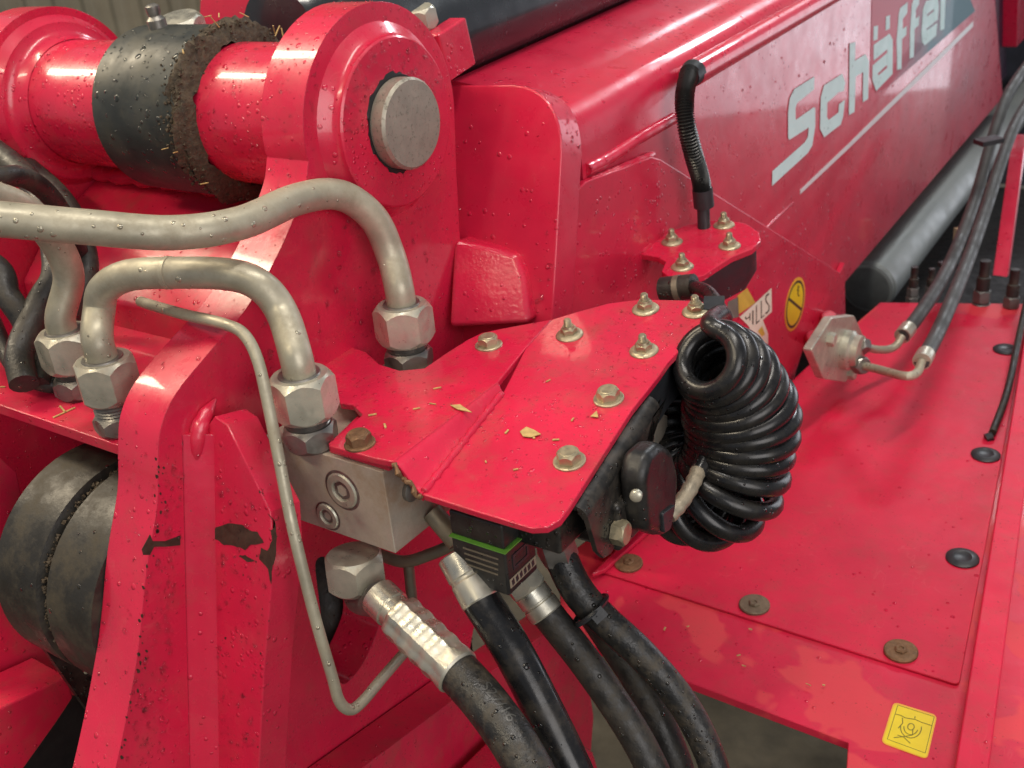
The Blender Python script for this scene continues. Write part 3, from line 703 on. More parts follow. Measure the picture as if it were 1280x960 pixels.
# gusset standing in front of the side plate
YG = -236.0; Gn = nrm((0, -.97, .245)); GP = plane((XF, YG, -193), Gn)
g_ = onl([(250, 545), (268, 520), (284, 531), (338, 640), (342, 700), (330, 836), (322, 990), (215, 990), (238, 760)], GP)
g_ = [A(max(p[0], XF+.5), p[1], p[2]) for p in g_]
gus = MB().prism(g_, -Gn*27).build('gusset', RED, hf, angle=30, bevel=1.0)
gd = nrm(np.cross(Gn, A(1, 0, 0))); gd = gd if gd[2] < 0 else -gd          # down along the gusset
g0 = A(XF, *(GP[0]+gd*((g_[0][2]+4-GP[0][2])/gd[2]))[1:]); gl = 420.0
MB().prism([g0+Gn*15, g0+A(2.2, 0, 0)+Gn*12.5, g0+A(6.5, 0, 0)+Gn*6.5, g0+A(14, 0, 0)+Gn*.4, g0+A(14, 0, 0)-Gn*1, g0-Gn*1], gd*gl).build('weld_seam', RED, hf, angle=80)
MB().tube(spline([g0+A(2, 0, 0)-gd*20-Gn*12, g0+A(4, 0, 0)-gd*9, g0+A(4, 0, 0)+Gn*5+gd*2, g0+A(3, 0, 0)+Gn*6+gd*22], 6), [1, 2, 3, 4, 5, 5.4, 5.2, 5.8, 6.2, 6, 6.4, 6, 6.2, 6, 5.5, 5, 4, 3, 1], 12).build('weld_seam', RED_WELD, hf, angle=60)
drops_on(hf, onl([(268, 560), (330, 650), (335, 720), (318, 950), (240, 950)], plane(GP[0]+Gn*.1, Gn)), 240, .5, 2.4, Gn)
drops_on(hf, onl([(205, 560), (240, 540), (228, 620), (205, 950), (155, 950)], PX(XF+.1)), 200, .6, 2.6, (1,0,0))
def T7(p): return [(x/2.909, 630+y/2.909) for x, y in p]
GPf = plane(GP[0]+Gn*.2, Gn)
for p in ([(745,105),(790,85),(830,68),(880,75),(905,95),(935,100),(960,140),(915,150),(890,165),(850,150),(815,148),(790,130),(760,120)],
          [(975,35),(1000,60),(1000,85),(985,95),(990,130),(975,170),(950,160),(945,200),(975,235),(985,290),(990,225),(1003,200),(1006,120),(1003,70)],
          [(868,188),(890,185),(925,205),(900,210)]):
    P = onl(T7(p), GPf)
    P = [q+A(random.uniform(-.5, .5), 0, random.uniform(-.5, .5)) for a_, b_ in zip(P, P[1:]+P[:1]) for q in (a_, a_*.65+b_*.35, a_*.3+b_*.7)]
    MB().prism(P, Gn*.25).build('rust_patch', RUSTCHIP, hf)
nk = MB()
for k in range(22):
    u, v = random.choice(((random.uniform(262, 335), random.gauss(680, 26)), (random.gauss(332, 5), random.uniform(600, 940)), (random.uniform(230, 330), random.uniform(560, 940))))
    c_ = on(u, v, GPf); r_ = random.uniform(.3, 1.0)
    nk.prism([c_+r_*random.uniform(.5, 1.2)*(math.cos(t)*A(1, 0, 0)+math.sin(t)*gd*1.4) for t in np.linspace(0, 5.5, 7)], Gn*.15)
o_ = nk.build('paint_nicks', RUSTCHIP, hf); o_['kind'] = 'stuff'
nk = MB()
for k in range(60):
    q = 60+int(random.random()*26); ya, za = sidep[q]
    c_ = A(XF+.12, ya+random.gauss(2.0, 2.2), za+random.uniform(-8, 8)); r_ = random.uniform(.3, 1.3)
    nk.prism([c_+r_*random.uniform(.5, 1.2)*(math.cos(t)*A(0, 1, 0)+math.sin(t)*A(0, -.35, 1.6)) for t in np.linspace(0, 5.5, 7)], A(.12, 0, 0))
o_ = nk.build('paint_nicks', RUSTCHIP, hf); o_['kind'] = 'stuff'
# the same chip wraps the weld and side plate
for p in ([(515,165),(545,110),(555,135),(600,135),(655,115),(655,150),(600,155),(560,155),(545,185),(520,185)],):
    MB().prism(onl(T7(p), PX(XF+.25)), A(.25, 0, 0)).build('rust_patch', RUSTCHIP, hf)
# lower hook plate
XL = 10.0
lo = rounded(onl([(420, 985), (600, 850), (722, 762), (738, 792), (716, 822), (735, 850), (742, 895), (734, 1000)], PX(XL)), 8)
MB().prism(lo, A(-36, 0, 0)).build('hook_plate', RED_DIRTY, hf, angle=30, bevel=5)
w_ = onl([(452, 950), (520, 900), (600, 840), (690, 780)], PX(XF+4))
lo2 = onl([(600, 1000), (690, 905), (742, 940), (760, 1000)], PX(60))
MB().prism(lo2, A(-40, 0, 0)).build('hook_plate', RED, hf, bevel=3)
# hinge pin
MB().lathe(A(0, 0, 0), (-1, 0, 0), [(32.0, 0), (34.0, 2.2), (34.0, 500)], 64).build('hinge_pin', STEEL)
tag(bpy.data.objects['hinge_pin'], 'bare steel end of the hinge pin in the right lug', 'pin')
gm = MB().lathe(A(XF+14.6, 0, 0), (1,0,0), [(37, -.4), (35.8, .7), (34.3, .7)], 60, caps=False, fn=lambda t, j: 1+(.035*math.sin(t*2+.8)+.03*math.sin(t*7+1)+.022*math.sin(t*17)+.02*math.sin(t*31+2)) if j == 0 else 1)
ob = gm.build('grease', DARK, hf)
# sleeve
sl = thing('pivot_sleeve', 'black sleeve round the red hinge tube caked with mud at one edge', 'sleeve', A(-240, 0, -73))
MB().lathe(A(-295, 0, 0), (1,0,0), [(60, 0), (69, .6), (71, 2.6), (71, 108), (69, 111), (60, 112)], 72, caps=False).build('sleeve_body', SLEEVE, sl)
mud = MB(); rng = random.Random(3)
def mf(t, j): return 1+.035*math.sin(t*7+j)+.03*math.sin(t*13+2*j)+.025*math.sin(t*29+3*j)
mud.lathe(A(-205, 0, 0), (1,0,0), [(70.6, 13), (71.8, 15), (72.6, 18), (73.2, 21), (71.5, 24), (65, 27), (57, 29)], 120, caps=False, fn=mf)
o_ = mud.build('mud_crust', MUD, sl, angle=60); o_['kind'] = 'stuff'
mud = MB()
for i in range(760):
    t = rng.random()*2*math.pi; x = -185+rng.gauss(0, 6)-(14*rng.random()**4); r = 70.5+rng.random()*3-(rng.uniform(2, 13) if x > -179 else 0)-(3 if x < -215 else 0)
    c = A(x, r*math.cos(t), r*math.sin(t)); s = rng.uniform(.5, 2.4); k = A(rng.uniform(-1, 1), rng.uniform(-1, 1), rng.uniform(-1, 1)); f1, f2, f3 = frame(k)
    mud.add([c+s*f1, c-s*f1*.8, c+s*f2, c-s*f2*.7, c+s*f3*.8, c-s*f3], [(0,2,4),(2,1,4),(1,3,4),(3,0,4),(2,0,5),(1,2,5),(3,1,5),(0,3,5)])
o_ = mud.build('mud_crumbs', MUD, sl); o_['kind'] = 'stuff'
mud = MB()
for i in range(12):
    t = rng.random()*2*math.pi; x = -186+rng.gauss(0, 12); r = 78+rng.random()*3
    c = A(x, r*math.cos(t), r*math.sin(t)); d = nrm(A(rng.uniform(-1, 1), rng.uniform(-1, 1), rng.uniform(-1, 1))); mud.tube([c-d*rng.uniform(3, 9), c+d*rng.uniform(3, 9)], rng.uniform(.4, .8), 5)
o_ = mud.build('straw_bits', STRAW, sl); o_['kind'] = 'stuff'
gn = thing('grease_nipple', 'small dark grease nipple on top of the black sleeve', 'nipple', A(-262, -10, 70))
MB().lathe(A(-262, -8, 70), (0,-.1,1), [(8, 0), (8, 7), (5, 10), (6, 13), (6, 18), (3, 20)], 16).build('nipple', NUT_DARK, gn)
hb = thing('sleeve_bolt', 'bright hexagon bolt head behind the black sleeve', 'bolt', A(-250, 60, 70))
MB().hexa(at(230, 44, 960), (0.1, -.25, 1), 38, 17, rot=.3).build('bolt_head', FERRULE, hb)
# machine parts behind the pin
tag(MB().prism(onl([(248, 60), (252, -30), (480, -30), (480, 60)], PY(330)), A(0, 30, 0)).build('boom_head_plate', RED_CLEAN), 'dark red plate standing behind the hinge tube at the top', 'plate')
tag(MB().lathe(on(353, 48, PY(190)), (0, 1, 0), [(20, -6), (52, -4), (56, 2), (56, 70)], 36).build('cylinder_eye', CYL_BLACK), 'round black cylinder end between lug and head plate', 'cylinder end')
# hub under the shelf
hu = thing('dirty_hub', 'large soiled black drum with a ring groove under the pipe shelf', 'drum', A(-130, -255, -370))
hy, hz = -232.0, -296.0
MB().lathe(A(-192, hy, hz), (1,0,0), [(60, 0), (84, 0), (89, 5), (89, 56), (80, 59), (80, 66), (89, 69), (89, 121)], 72).build('drum_body', HUB, hu)
mud = MB()
for i in range(700):
    t = rng.random()*2*math.pi; x = -192+rng.gauss(62, 3); r = 82+rng.random()*4
    c = A(x, hy+r*math.cos(t), hz+r*math.sin(t)); s = rng.uniform(.8, 2.6); k = A(rng.uniform(-1, 1), rng.uniform(-1, 1), rng.uniform(-1, 1)); f1, f2, f3 = frame(k)
    mud.add([c+s*f1, c-s*f1*.8, c+s*f2, c-s*f2*.7, c+s*f3*.8, c-s*f3], [(0,2,4),(2,1,4),(1,3,4),(3,0,4),(2,0,5),(1,2,5),(3,1,5),(0,3,5)])
o_ = mud.build('mud_crumbs', MUD, hu); o_['kind'] = 'stuff'
bl = thing('lower_beam', 'soiled red beam low at the left below the drum', 'beam', at(40, 900, 900))
bq = onl([(-40, 965), (-40, 905), (85, 845), (92, 872), (70, 905), (20, 975)], PX(-205))
MB().prism(bq, A(-50, 0, 0)).build('beam', RED_DIRTY, bl, bevel=2)
MB().prism(onl([(-60, 520), (20, 590), (60, 780), (130, 880), (60, 860), (-60, 930)], PX(-262)), A(-10, 0, 0)).build('web', RED_DIRTY, bl)
MB().prism(onl([(20, 760), (36, 752), (135, 880), (118, 900)], PX(-196)), A(-6, 0, 0)).build('scraper_edge', BLACK_STEEL, bl)
tag(MB().prism(onl([(40, 850), (210, 840), (210, 1010), (20, 1010)], PX(-268)), A(-8, 0, 0)).build('shade_backing', DARK), 'black sheet put in for the shade behind the lower beam at the bottom left', 'backing sheet')  # black sheet closes a see-through gap, shade put into its colour
tag(MB().box(A(-330, 60, -480), A(260, 0, 0), A(0, 10, 0), A(0, 0, 300)).build('void_shade_panel', DARK), 'dark panel put in for the shaded void behind the drum at the lower left', 'panel')  # added to close the view; the void's shade is its near-black colour
# =================================================================== PIPES
def fitting(parent, base, axis=(0,0,1), low=(34, 17), neck=(15, 6), up=(40, 31), rot=.2, thread=True):
    a = nrm(axis); base = np.array(base, float)
    MB().hexa(base, a, low[0], low[1], rot=rot+.3, bot=True).build('fitting_body', NUT_DARK, parent)
    pr = []
    for i in range(5): pr += [(neck[0], i*neck[1]/4.5), (neck[0]-1, (i+.5)*neck[1]/4.5)]
    MB().lathe(base+a*(low[1]-.5), a, pr, 28).build('thread', NUT_DARK, parent)
    t = base+a*(low[1]+neck[1])
    MB().hexa(t, a, up[0], up[1], rot=rot, bot=True).build('union_nut', NUT, parent)
    MB().lathe(t+a*up[1], a, [(15, -1), (14, 1.0), (11, 1.2)], 28).build('sealing_collar', NUT_DARK, parent)
    return t+a*up[1]
B0 = at(478, 590, 690)
BT = PZ(B0[2])
n1 = on(153, 537, PZt); n4 = on(103, 492, PZt); n2 = on(391, 556, BT); n3 = on(513, 460, BT)
pA = thing('hydraulic_pipe', 'thick zinc pipe curving over from the far nut across to the left edge', 'pipe', n3, 'zinc hydraulic pipes')
t3 = fitting(pA, n3, rot=.15)
MB().tube(spline([t3-A(0,0,8), t3+A(0,0,12), at(488, 318, 806), at(466, 272, 792), at(425, 244, 772), at(372, 249, 745), at(300, 279, 705), at(215, 291, 680), at(110, 284, 664), at(0, 274, 652), at(-90, 268, 645), at(-260, 262, 640), at(-420, 300, 640)], 8), 11.2, 24).build('tube', PIPE, pA)
pB = thing('hydraulic_pipe', 'zinc pipe bent like an arch between two nuts in front', 'pipe', n2, 'zinc hydraulic pipes')
t1 = fitting(pB, n1, rot=.05, neck=(15.5, 11), low=(32, 15)); t2 = fitting(pB, n2, rot=.32)
MB().tube(spline([t1-A(0,0,8), t1+A(0,0,14), at(124, 388, 752), at(130, 362, 745), at(158, 345, 735), at(210, 341, 725), at(285, 343, 716), at(325, 357, 714), at(352, 390, 716), t2+A(0,0,14), t2-A(0,0,8)], 8), 11, 24).build('tube', PIPE, pB)
MB().tube([at(208, 341, 725), at(214, 341, 724)], 11.35, 24).build('seam_ring', PIPE, pB)
pC = thing('hydraulic_pipe', 'zinc pipe rising from the rear nut behind the arch at the left', 'pipe', n4, 'zinc hydraulic pipes')
t4 = fitting(pC, n4, rot=.4)
MB().tube(spline([t4-A(0,0,8), t4+A(0,0,10), at(86, 345, 800), at(66, 298, 780), at(30, 262, 750), at(-30, 240, 720), at(-90, 232, 700), at(-260, 225, 690), at(-420, 260, 690)], 8), 11.2, 24).build('tube', PIPE, pC)
pD = thing('thin_pipe', 'thin zinc pipe running down the gusset edge to a sharp bend', 'pipe', at(435, 888, 730))
MB().tube(spline([at(176, 377, 800), at(188, 381, 775), at(230, 393, 735), at(280, 405, 705), at(305, 418, 695), at(322, 450, 690), at(335, 505, 690), at(350, 580, 688), at(366, 660, 690), at(392, 765, 705), at(415, 845, 722), at(424, 876, 730), at(437, 887, 738), at(452, 878, 748), at(480, 845, 775), at(506, 815, 800), at(520, 800, 815)], 8), 4.0, 14).build('tube', PIPE, pD)
pE = thing('small_pipe', 'small dull pipe tee below the manifold block', 'pipe', at(515, 740, 790))
PD = simple('dull_pipe', (.24, .21, .16), .5, .6, .3, 60, dust=.5, dustcol=(.12, .09, .06))
MB().tube(spline([at(470, 692, 800), at(505, 702, 790), at(540, 692, 780), at(568, 680, 775)], 8), 4.6, 12).build('cross_tube', PD, pE)
MB().tube([at(510, 700, 790), at(516, 760, 800), at(520, 800, 806)], 4.2, 12).build('branch_tube', PD, pE)
# dark hoses behind the pipes at the left
for i, (pts, r, lab) in enumerate((
    ([(-300, 260, 720), (-120, 235, 740), (-20, 225, 760), (30, 222, 800), (70, 255, 850), (100, 320, 900), (125, 400, 930)], 8, 'black cable arching behind the thick pipe at the left'),
    ([(-60, 150, 1000), (40, 230, 930), (70, 330, 860), (50, 380, 850), (25, 440, 830), (30, 480, 815)], 11, 'black hose going down into the shelf at the left'),
    ([(0, 180, 1040), (80, 250, 960), (110, 330, 900), (90, 390, 880), (60, 440, 850), (48, 480, 830)], 9, 'black cable beside the hose entering the shelf'),
    ([(-300, 250, 900), (-120, 280, 870), (-10, 330, 860), (10, 370, 850), (34, 410, 845), (40, 470, 840)], 10, 'short black hose at the left edge above the shelf'),
    ([(-10, 400, 900), (20, 460, 850), (70, 480, 840), (60, 440, 880)], 7, 'looped black cable low behind the rear nut'))):
    t = thing('left_hose' if r > 8 else 'left_cable', lab, 'hose' if r > 8 else 'cable', at(*pts[-1]), 'dark hoses behind the pipes')
    t.name = 'rubber_hose' if r > 8 else 'rubber_cable'; WORLD[t.name] = WORLD.get(t.name, at(*pts[-1]))
    WORLD[t.name] = at(*pts[-1])
    MB().tube(spline([at(*p) for p in pts], 8), r, 14).build('jacket', RUBBER, t)

# =================================================================== MANIFOLD BLOCK
mbk = thing('manifold_block', 'square aluminium manifold block with socket plugs under the bracket', 'block', B0+A(-50, 40, -63))
x1, yb, zt = B0
MB().box(A((x1-14)/2, yb+32, zt-32), A((x1+14)/2, 0, 0), A(0, 32, 0), A(0, 0, 32)).build('block_body', ALU, mbk, bevel=.8)
MB().box(A(23, yb+64.5+42, zt-22), A(37, 0, 0), A(0, 42, 0), A(0, 0, 21.5)).build('rear_block', ALU, mbk, bevel=.8)
BF = PY(yb)
def plug(u, v, r):
    c = on(u, v, BF)
    t = MB().lathe(c, (0,-1,0), [(r, -1), (r, .6), (r*.92, 1.6), (r*.62, 1.8), (r*.56, 1.2), (r*.54, -2.0)], 36, caps=False).build('port_plug', NUT, mbk)
    MB().lathe(c+A(0, -.4, 0), (0,-1,0), [(r*.56, 0), (r*.36, .1), (r*.34, -5)], 6, caps=False).build('hex_socket', NUT_DARK, t)
    MB().lathe(c, (0,-1,0), [(r*1.15, .1), (r*1.01, .35)], 36, caps=False).build('spot_face', NUT_DARK, t)
plug(428, 613, 13.5); plug(410, 645, 10)
e_ = on(355, 575, BF); MB().box(A(e_[0]-6, yb-1.2, zt-30), A(1, 0, 0), A(0, 1.2, 0), A(0, 0, 26)).build('cover_edge', NUT, mbk)
# side screw
MB().lathe(on(512, 612, PX(x1)), (1,0,0), [(8, 0), (8, 3), (6, 4)], 20).build('side_screw', NUT_DARK, mbk)

# =================================================================== BRACKET WITH STEPPED SHEET
UPn = tilt(3); UP = plane(B0+A(0, 0, 13), UPn)
tip = on(657, 435, UP); LOn = tilt(8.5); LO = plane(tip, LOn)
bk = thing('cable_bracket', 'red stepped sheet bracket bolted over the manifold block', 'bracket', on(640, 560, LO))
upts = onl([(411, 557), (418, 548), (453, 518), (441, 506), (425, 504), (412, 478), (402, 446), (430, 430), (458, 440), (474, 455), (500, 463), (530, 460), (558, 441), (585, 424), (602, 416), (630, 410), (690, 399)], UP)
seam = [on(690, 399, UP), tip]
up_poly = upts[:-1]+[on(690, 399, UP), tip, on(622, 478, UP), on(492, 577, UP), on(470, 573, UP)]
lo_poly = [tip, on(690, 399, LO)]+onl([(720, 390), (760, 379), (800, 374), (850, 375), (882, 377), (893, 384), (891, 396), (862, 425), (836, 452), (822, 472), (790, 512), (740, 590), (712, 634), (700, 650), (684, 659), (664, 660), (600, 641), (528, 618)], LO)+[on(629, 490, LO)]
fa, fb = on(492, 577, UP), on(622, 478, UP); fc_, fd = lo_poly[-2], lo_poly[-1]
mb = MB(); mb.prism(up_poly, -UPn*5); mb.build('upper_sheet', RED_BRACKET, bk, angle=30, bevel=.9)
mb = MB(); mb.prism(lo_poly, -LOn*5); mb.build('lower_sheet', RED_BRACKET, bk, angle=30, bevel=.9)
rows = 10; mb = MB(); vs = []; fs = []
for i in range(13):
    t = i/12
    a, b = fa*(1-t)+fb*t, fc_*(1-t)+fd*t
    for j in range(rows+1):
        q = j/rows; sm = q*q*(3-2*q)
        p = a*(1-q)+b*q; lin = p[2]; z_ = a[2]*(1-sm)+b[2]*sm
        p = A(p[0], p[1], z_); vs.append(p+A(0,0,.0))
n_ = len(vs)
for i in range(12):
    for j in range(rows):
        k = i*(rows+1)+j; fs.append((k, k+1, k+rows+2, k+rows+1))
vs2 = [p-A(0,0,5) for p in vs]
f2 = [tuple(n_+x for x in reversed(f)) for f in fs]
bd = [i*(rows+1) for i in range(13)]; 
side = []
loop = [j for j in range(rows+1)]+[i*(rows+1)+rows for i in range(1, 13)]+[12*(rows+1)+j for j in range(rows-1, -1, -1)]+[i*(rows+1) for i in range(11, 0, -1)]
for a, b in zip(loop, loop[1:]+loop[:1]): side.append((a, b, n_+b, n_+a))
mb.add(vs+vs2, fs+f2+side); mb.build('step_fold', RED_WELD, bk, angle=40)
# ragged torn lip
tl = [fa*(1-t)+fc_*t+A(0, -1.5+1.2*math.sin(t*21), -2+2.0*math.sin(t*13)) for t in np.linspace(0, 1, 14)]
MB().tube(tl, [1.6+.7*math.sin(i*2.7) for i in range(14)], 8).build('torn_lip', BOLT_RUST, bk)
# bead along the lower fold line
bl_ = [fc_*(1-t)+fd*t+LOn*.3 for t in np.linspace(.02, .98, 30)]
MB().tube(bl_, [2.6+.5*math.sin(i*1.9)+.4*math.sin(i*3.7) for i in range(30)], 8).build('weld_seam', RED_WELD, bk, angle=60)
bar = onl([(412, 566), (487, 590), (600, 498), (560, 470), (470, 510)], PZ(B0[2]+.3))
MB().prism(bar, A(0, 0, 7.2)).build('packing_bar', RED_DIRTY, bk, bevel=1)
inst('hex_bolt', HBR, bk, on(450, 555, UP), UPn, rot=.2)
tag(inst('hex_bolt', HB, bk, on(611, 432, UP), UPn, rot=.5))
inst('hex_bolt', HB, bk, on(761, 499, LO), LOn, rot=.1); inst('hex_bolt', HB, bk, on(712, 577, LO), LOn, rot=.8)
for i, (u, v) in enumerate(((712, 419), (805, 439), (807, 387), (870, 390))): inst('flange_nut', SN, bk, on(u, v, LO), LOn, rot=i*.7)
straw_bits(bk, onl([(560, 600), (680, 620), (820, 440), (700, 450)], LO), 7, LOn, lmin=2, lmax=5)
straw_bits(bk, onl([(470, 560), (600, 470), (560, 460), (450, 520)], UP), 5, UPn, lmin=3, lmax=7)
drops_on(bk, onl([(560, 600), (690, 640), (790, 490), (640, 490)], LO), 120, .3, 1.0, LOn)
drops_on(bk, onl([(740, 385), (870, 395), (800, 490), (700, 460)], LO), 240, .3, 1.2, LOn)
# leaves and flakes
for nm, pl, n, pts in (('leaf_flake', LO, LOn, [(650, 540), (658, 534), (668, 538), (676, 543), (664, 547), (654, 546)]), ('leaf_flake', UP, UPn, [(563, 507), (575, 506), (590, 516), (572, 512)]), ('leaf_flake', LO, LOn, [(738, 521), (746, 514), (748, 522)])):
    MB().prism(onl(pts, plane(pl[0]+n*1.0, n)), n*.5).build(nm, STRAW, bk)
# =================================================================== UNDER THE BRACKET
# black angle bracket
ab = thing('angle_bracket', 'black steel angle bracket hanging from the right edge of the red sheet', 'bracket', at(755, 697, 660))
LOu = plane(LO[0]-LOn*5.6, LOn)
E0, E1 = on(716, 632, LOu), on(808, 494, LOu); ed_ = nrm(E1-E0); oo = nrm(np.cross(ed_, LOn))
if oo[0] < 0: oo = -oo
rb = 9.0; sec = [(-24, 0), (-4, 0)]+[(rb*math.sin(t)-4+4, -rb*(1-math.cos(t))) for t in np.linspace(0, math.pi/2, 8)]
ring = [E0+oo*a+LOn*b for a, b in sec]+[E0+oo*(a-(3.5 if b < -1 else 0))+LOn*(b-(3.5 if b > -rb+1 else 0)) for a, b in reversed(sec)]
MB().prism(ring, E1-E0).build('bent_flange', BLACK_STEEL, ab, angle=50)
ln0 = np.cross(ed_, -LOn); LP = plane(E0+oo*rb-LOn*rb, oo)
apts = [E0+oo*rb-LOn*(rb-.5), E1+oo*rb-LOn*(rb-.5)]+onl([(817, 520), (818, 548), (805, 590), (794, 640), (778, 668), (764, 692), (755, 698), (747, 690)], LP)
MB().prism(apts, -oo*3.5).build('hanging_leg', BLACK_STEEL, ab, bevel=.8)
MB().hexa(on(768, 664, plane(LP[0]+oo*.5, oo)), oo, 15, 9).build('hex_bolt', BOLT, ab)
# socket cap
cp = thing('socket_cap', 'black spring cap of a socket with a bright rivet', 'cap', at(815, 660, 690))
CPl = plane(LP[0]+oo*20, oo)
capo = onl([(809, 650), (806, 598), (813, 568), (829, 553), (843, 562), (850, 592), (848, 632), (840, 668), (830, 672), (812, 664)], CPl)
MB().prism(rounded(capo, 6), -oo*19).build('cap_body', PLASTIC, cp, angle=50, bevel=7)
cpy = plane(LP[0]+oo*10, oo)
rv = on(795, 620, plane(on(800, 620, CPl), nrm(A(.3, -1, 0))))
MB().lathe(rv, nrm(A(.35, -1, 0.1)), [(4.0, -2), (4.0, .8), (3, 1.8), (1, 2.2)], 18).build('rivet', NUT, cp)
MB().prism(rounded(onl([(829, 642), (845, 630), (839, 662), (831, 667)], plane(LP[0]+oo*22, oo)), 3), -oo*4).build('cap_lip', PLASTIC_SMOOTH, cp, bevel=1)
MB().tube(spline([on(800, 566, LP)+oo*5, on(790, 592, LP)+oo*6, on(779, 622, LP)+oo*5], 6), 5, 12).build('hinge_barrel', BLACK_STEEL, cp)
# small light plate behind the cap
tag(MB().prism(onl([(818, 512), (834, 520), (836, 572), (818, 560)], PX(190)), A(-3, 0, 0)).build('zinc_plate', ALU), 'small bare metal plate between the black cap and the coil', 'plate')
# clamp body under the rear end of the bracket
cl = thing('cable_clamp', 'black plastic cable clamp under the rear of the red sheet', 'clamp', on(850, 470, LO))
MB().prism(rounded(onl([(770, 470), (800, 425), (872, 392), (880, 402), (864, 424), (838, 450), (826, 470), (800, 495)], LOu), 6), -LOn*40+A(-3, -4, 0)).build('clamp_body', PLASTIC_SMOOTH, cl, bevel=5)
# =================================================================== SMALL BRACKET ON THE BOOM
SBz = on(806, 314, PX(OVX))[2]; SBn = tilt(5); SB = plane(on(806, 314, PX(OVX)), SBn)
sb = thing('small_bracket', 'small red curved bracket plate with four studs on the boom side', 'bracket', on(880, 310, SB))
so = onl([(797, 317), (812, 304), (836, 289), (862, 280), (900, 274), (932, 279), (949, 290), (951, 301), (940, 311), (915, 321), (896, 333), (880, 344), (858, 349), (836, 346), (827, 339), (832, 327), (822, 321)], SB)
MB().prism(so, -SBn*6).build('plate', RED, sb, angle=40, bevel=1)
MB().tube(spline([on(798, 316, SB), on(814, 300, SB), on(832, 285, SB)], 6), [5, 6.5, 6, 7, 6, 6.5, 6, 7, 6.5, 6, 7, 6, 5], 10).build('weld_seam', RED_WELD, sb, angle=60)
for i, (u, v) in enumerate(((840, 303), (905, 282), (912, 308), (853, 334))): inst('flange_nut', SN, sb, on(u, v, SB), SBn, rot=i*.6)
c2 = thing('cable_clamp', 'black plastic cable clamp under the small bracket on the boom', 'clamp', on(900, 345, SB))
SBu = plane(SB[0]-SBn*6.5, SBn)
bo = rounded(onl([(870, 334), (900, 322), (945, 300), (945, 290), (900, 285), (862, 300), (852, 330)], SBu), 8)
b2 = [p-SBn*34 for p in bo]; cen = sum(b2)/len(b2); b3 = [cen+(p-cen)*.72-SBn*16 for p in b2]
m = MB(); k = len(bo); vs = bo+b2+b3; fs = [tuple(range(k)), tuple(2*k+i for i in reversed(range(k)))]
for lv in (0, 1):
    for i in range(k): fs.append((lv*k+i, lv*k+(i+1) % k, (lv+1)*k+(i+1) % k, (lv+1)*k+i))
m.add(vs, fs).build('clamp_body', PLASTIC_SMOOTH, c2, angle=50)
MB().tube([on(828, 362, PX(120)), on(868, 358, PX(150))], 11, 16).build('cable_grip', RUBBER, c2)
MB().tube([on(845, 361, PX(133)), on(852, 360, PX(138))], 11.8, 16).build('band', PD, c2)
MB().tube(spline([on(866, 358, PX(150)), on(885, 366, PX(175)), on(898, 384, PX(195)), on(905, 400, PX(205))], 8), 6, 12).build('cable', COIL, c2)
# =================================================================== COILED CABLE
co = thing('coiled_cable', 'thick black coiled cable hanging in a loop beside the bracket', 'cable', at(905, 665, 770))
path = spline([at(884, 447, 738), at(899, 457, 752), at(915, 480, 768), at(925, 512, 780), at(927, 546, 788), at(921, 580, 794), at(906, 608, 800), at(882, 622, 812), at(858, 610, 830), at(844, 580, 848), at(838, 545, 858), at(838, 505, 864), at(842, 470, 870)], 60)
P = np.array(path); seg = np.r_[0, np.cumsum(np.linalg.norm(np.diff(P, axis=0), axis=1))]; Lc = seg[-1]
N = 1900; CR, cr_ = 35.5, 7.2
ss = np.linspace(0, Lc, N); Q = np.stack([np.interp(ss, seg, P[:, i]) for i in range(3)], 1)
for _ in range(40): Q[1:-1] = (Q[:-2]+Q[2:]+2*Q[1:-1])/4
T_ = np.gradient(Q, axis=0); T_ /= np.linalg.norm(T_, axis=1)[:, None]
x = nrm(np.cross(T_[0], RIGHT)); hel = []; pitch = 12.2
y = np.cross(T_[0], x); ang0 = math.atan2(UPV@y, UPV@x)+.5
for i in range(N):
    x = nrm(x-T_[i]*(x@T_[i])); y = np.cross(T_[i], x)
    a = ang0+2*math.pi*ss[i]/pitch
    rr = CR*min(1.0, .56+.44*min(1.0, ss[i]/62)**.8)*(1+.03*math.sin(ss[i]*.11)+.02*math.sin(ss[i]*.37))
    # turns are pushed apart on the outer side of the bend only, as a real coil does
    hel.append(Q[i]+rr*(math.cos(a)*x+math.sin(a)*y))
start = [at(842, 452, 830), at(866, 470, 800)]
MB().tube(hel, cr_, 12).build('coil', COIL, co, angle=60)
e0_ = hel[0]
MB().tube(spline([at(905, 398, 806), at(900, 392, 792), hel[0]-nrm(hel[4]-hel[0])*14+T_[0]*2, hel[0]], 8), cr_*.95, 12).build('coil_lead', COIL, co)
MB().box(at(892, 389, 800), A(7, 3, 0), A(-3, 8, 2), A(0, 0, 7)).build('cable_tie', PLASTIC_SMOOTH, co)
lead = thing('cable_lead', 'straight black lead in front of the far turns of the coil', 'cable', at(870, 600, 760))
MB().tube(spline([at(878, 470, 800), at(884, 510, 790), at(886, 545, 780), at(880, 575, 770), at(872, 592, 765)], 8), 6.6, 14).build('lead', COIL, lead)
MB().tube(spline([at(873, 588, 765), at(864, 608, 758), at(850, 630, 750), at(836, 645, 745)], 6), [5.8+.35*math.sin(i*2) for i in range(19)], 14).build('corroded_sheath', LINEN, lead)

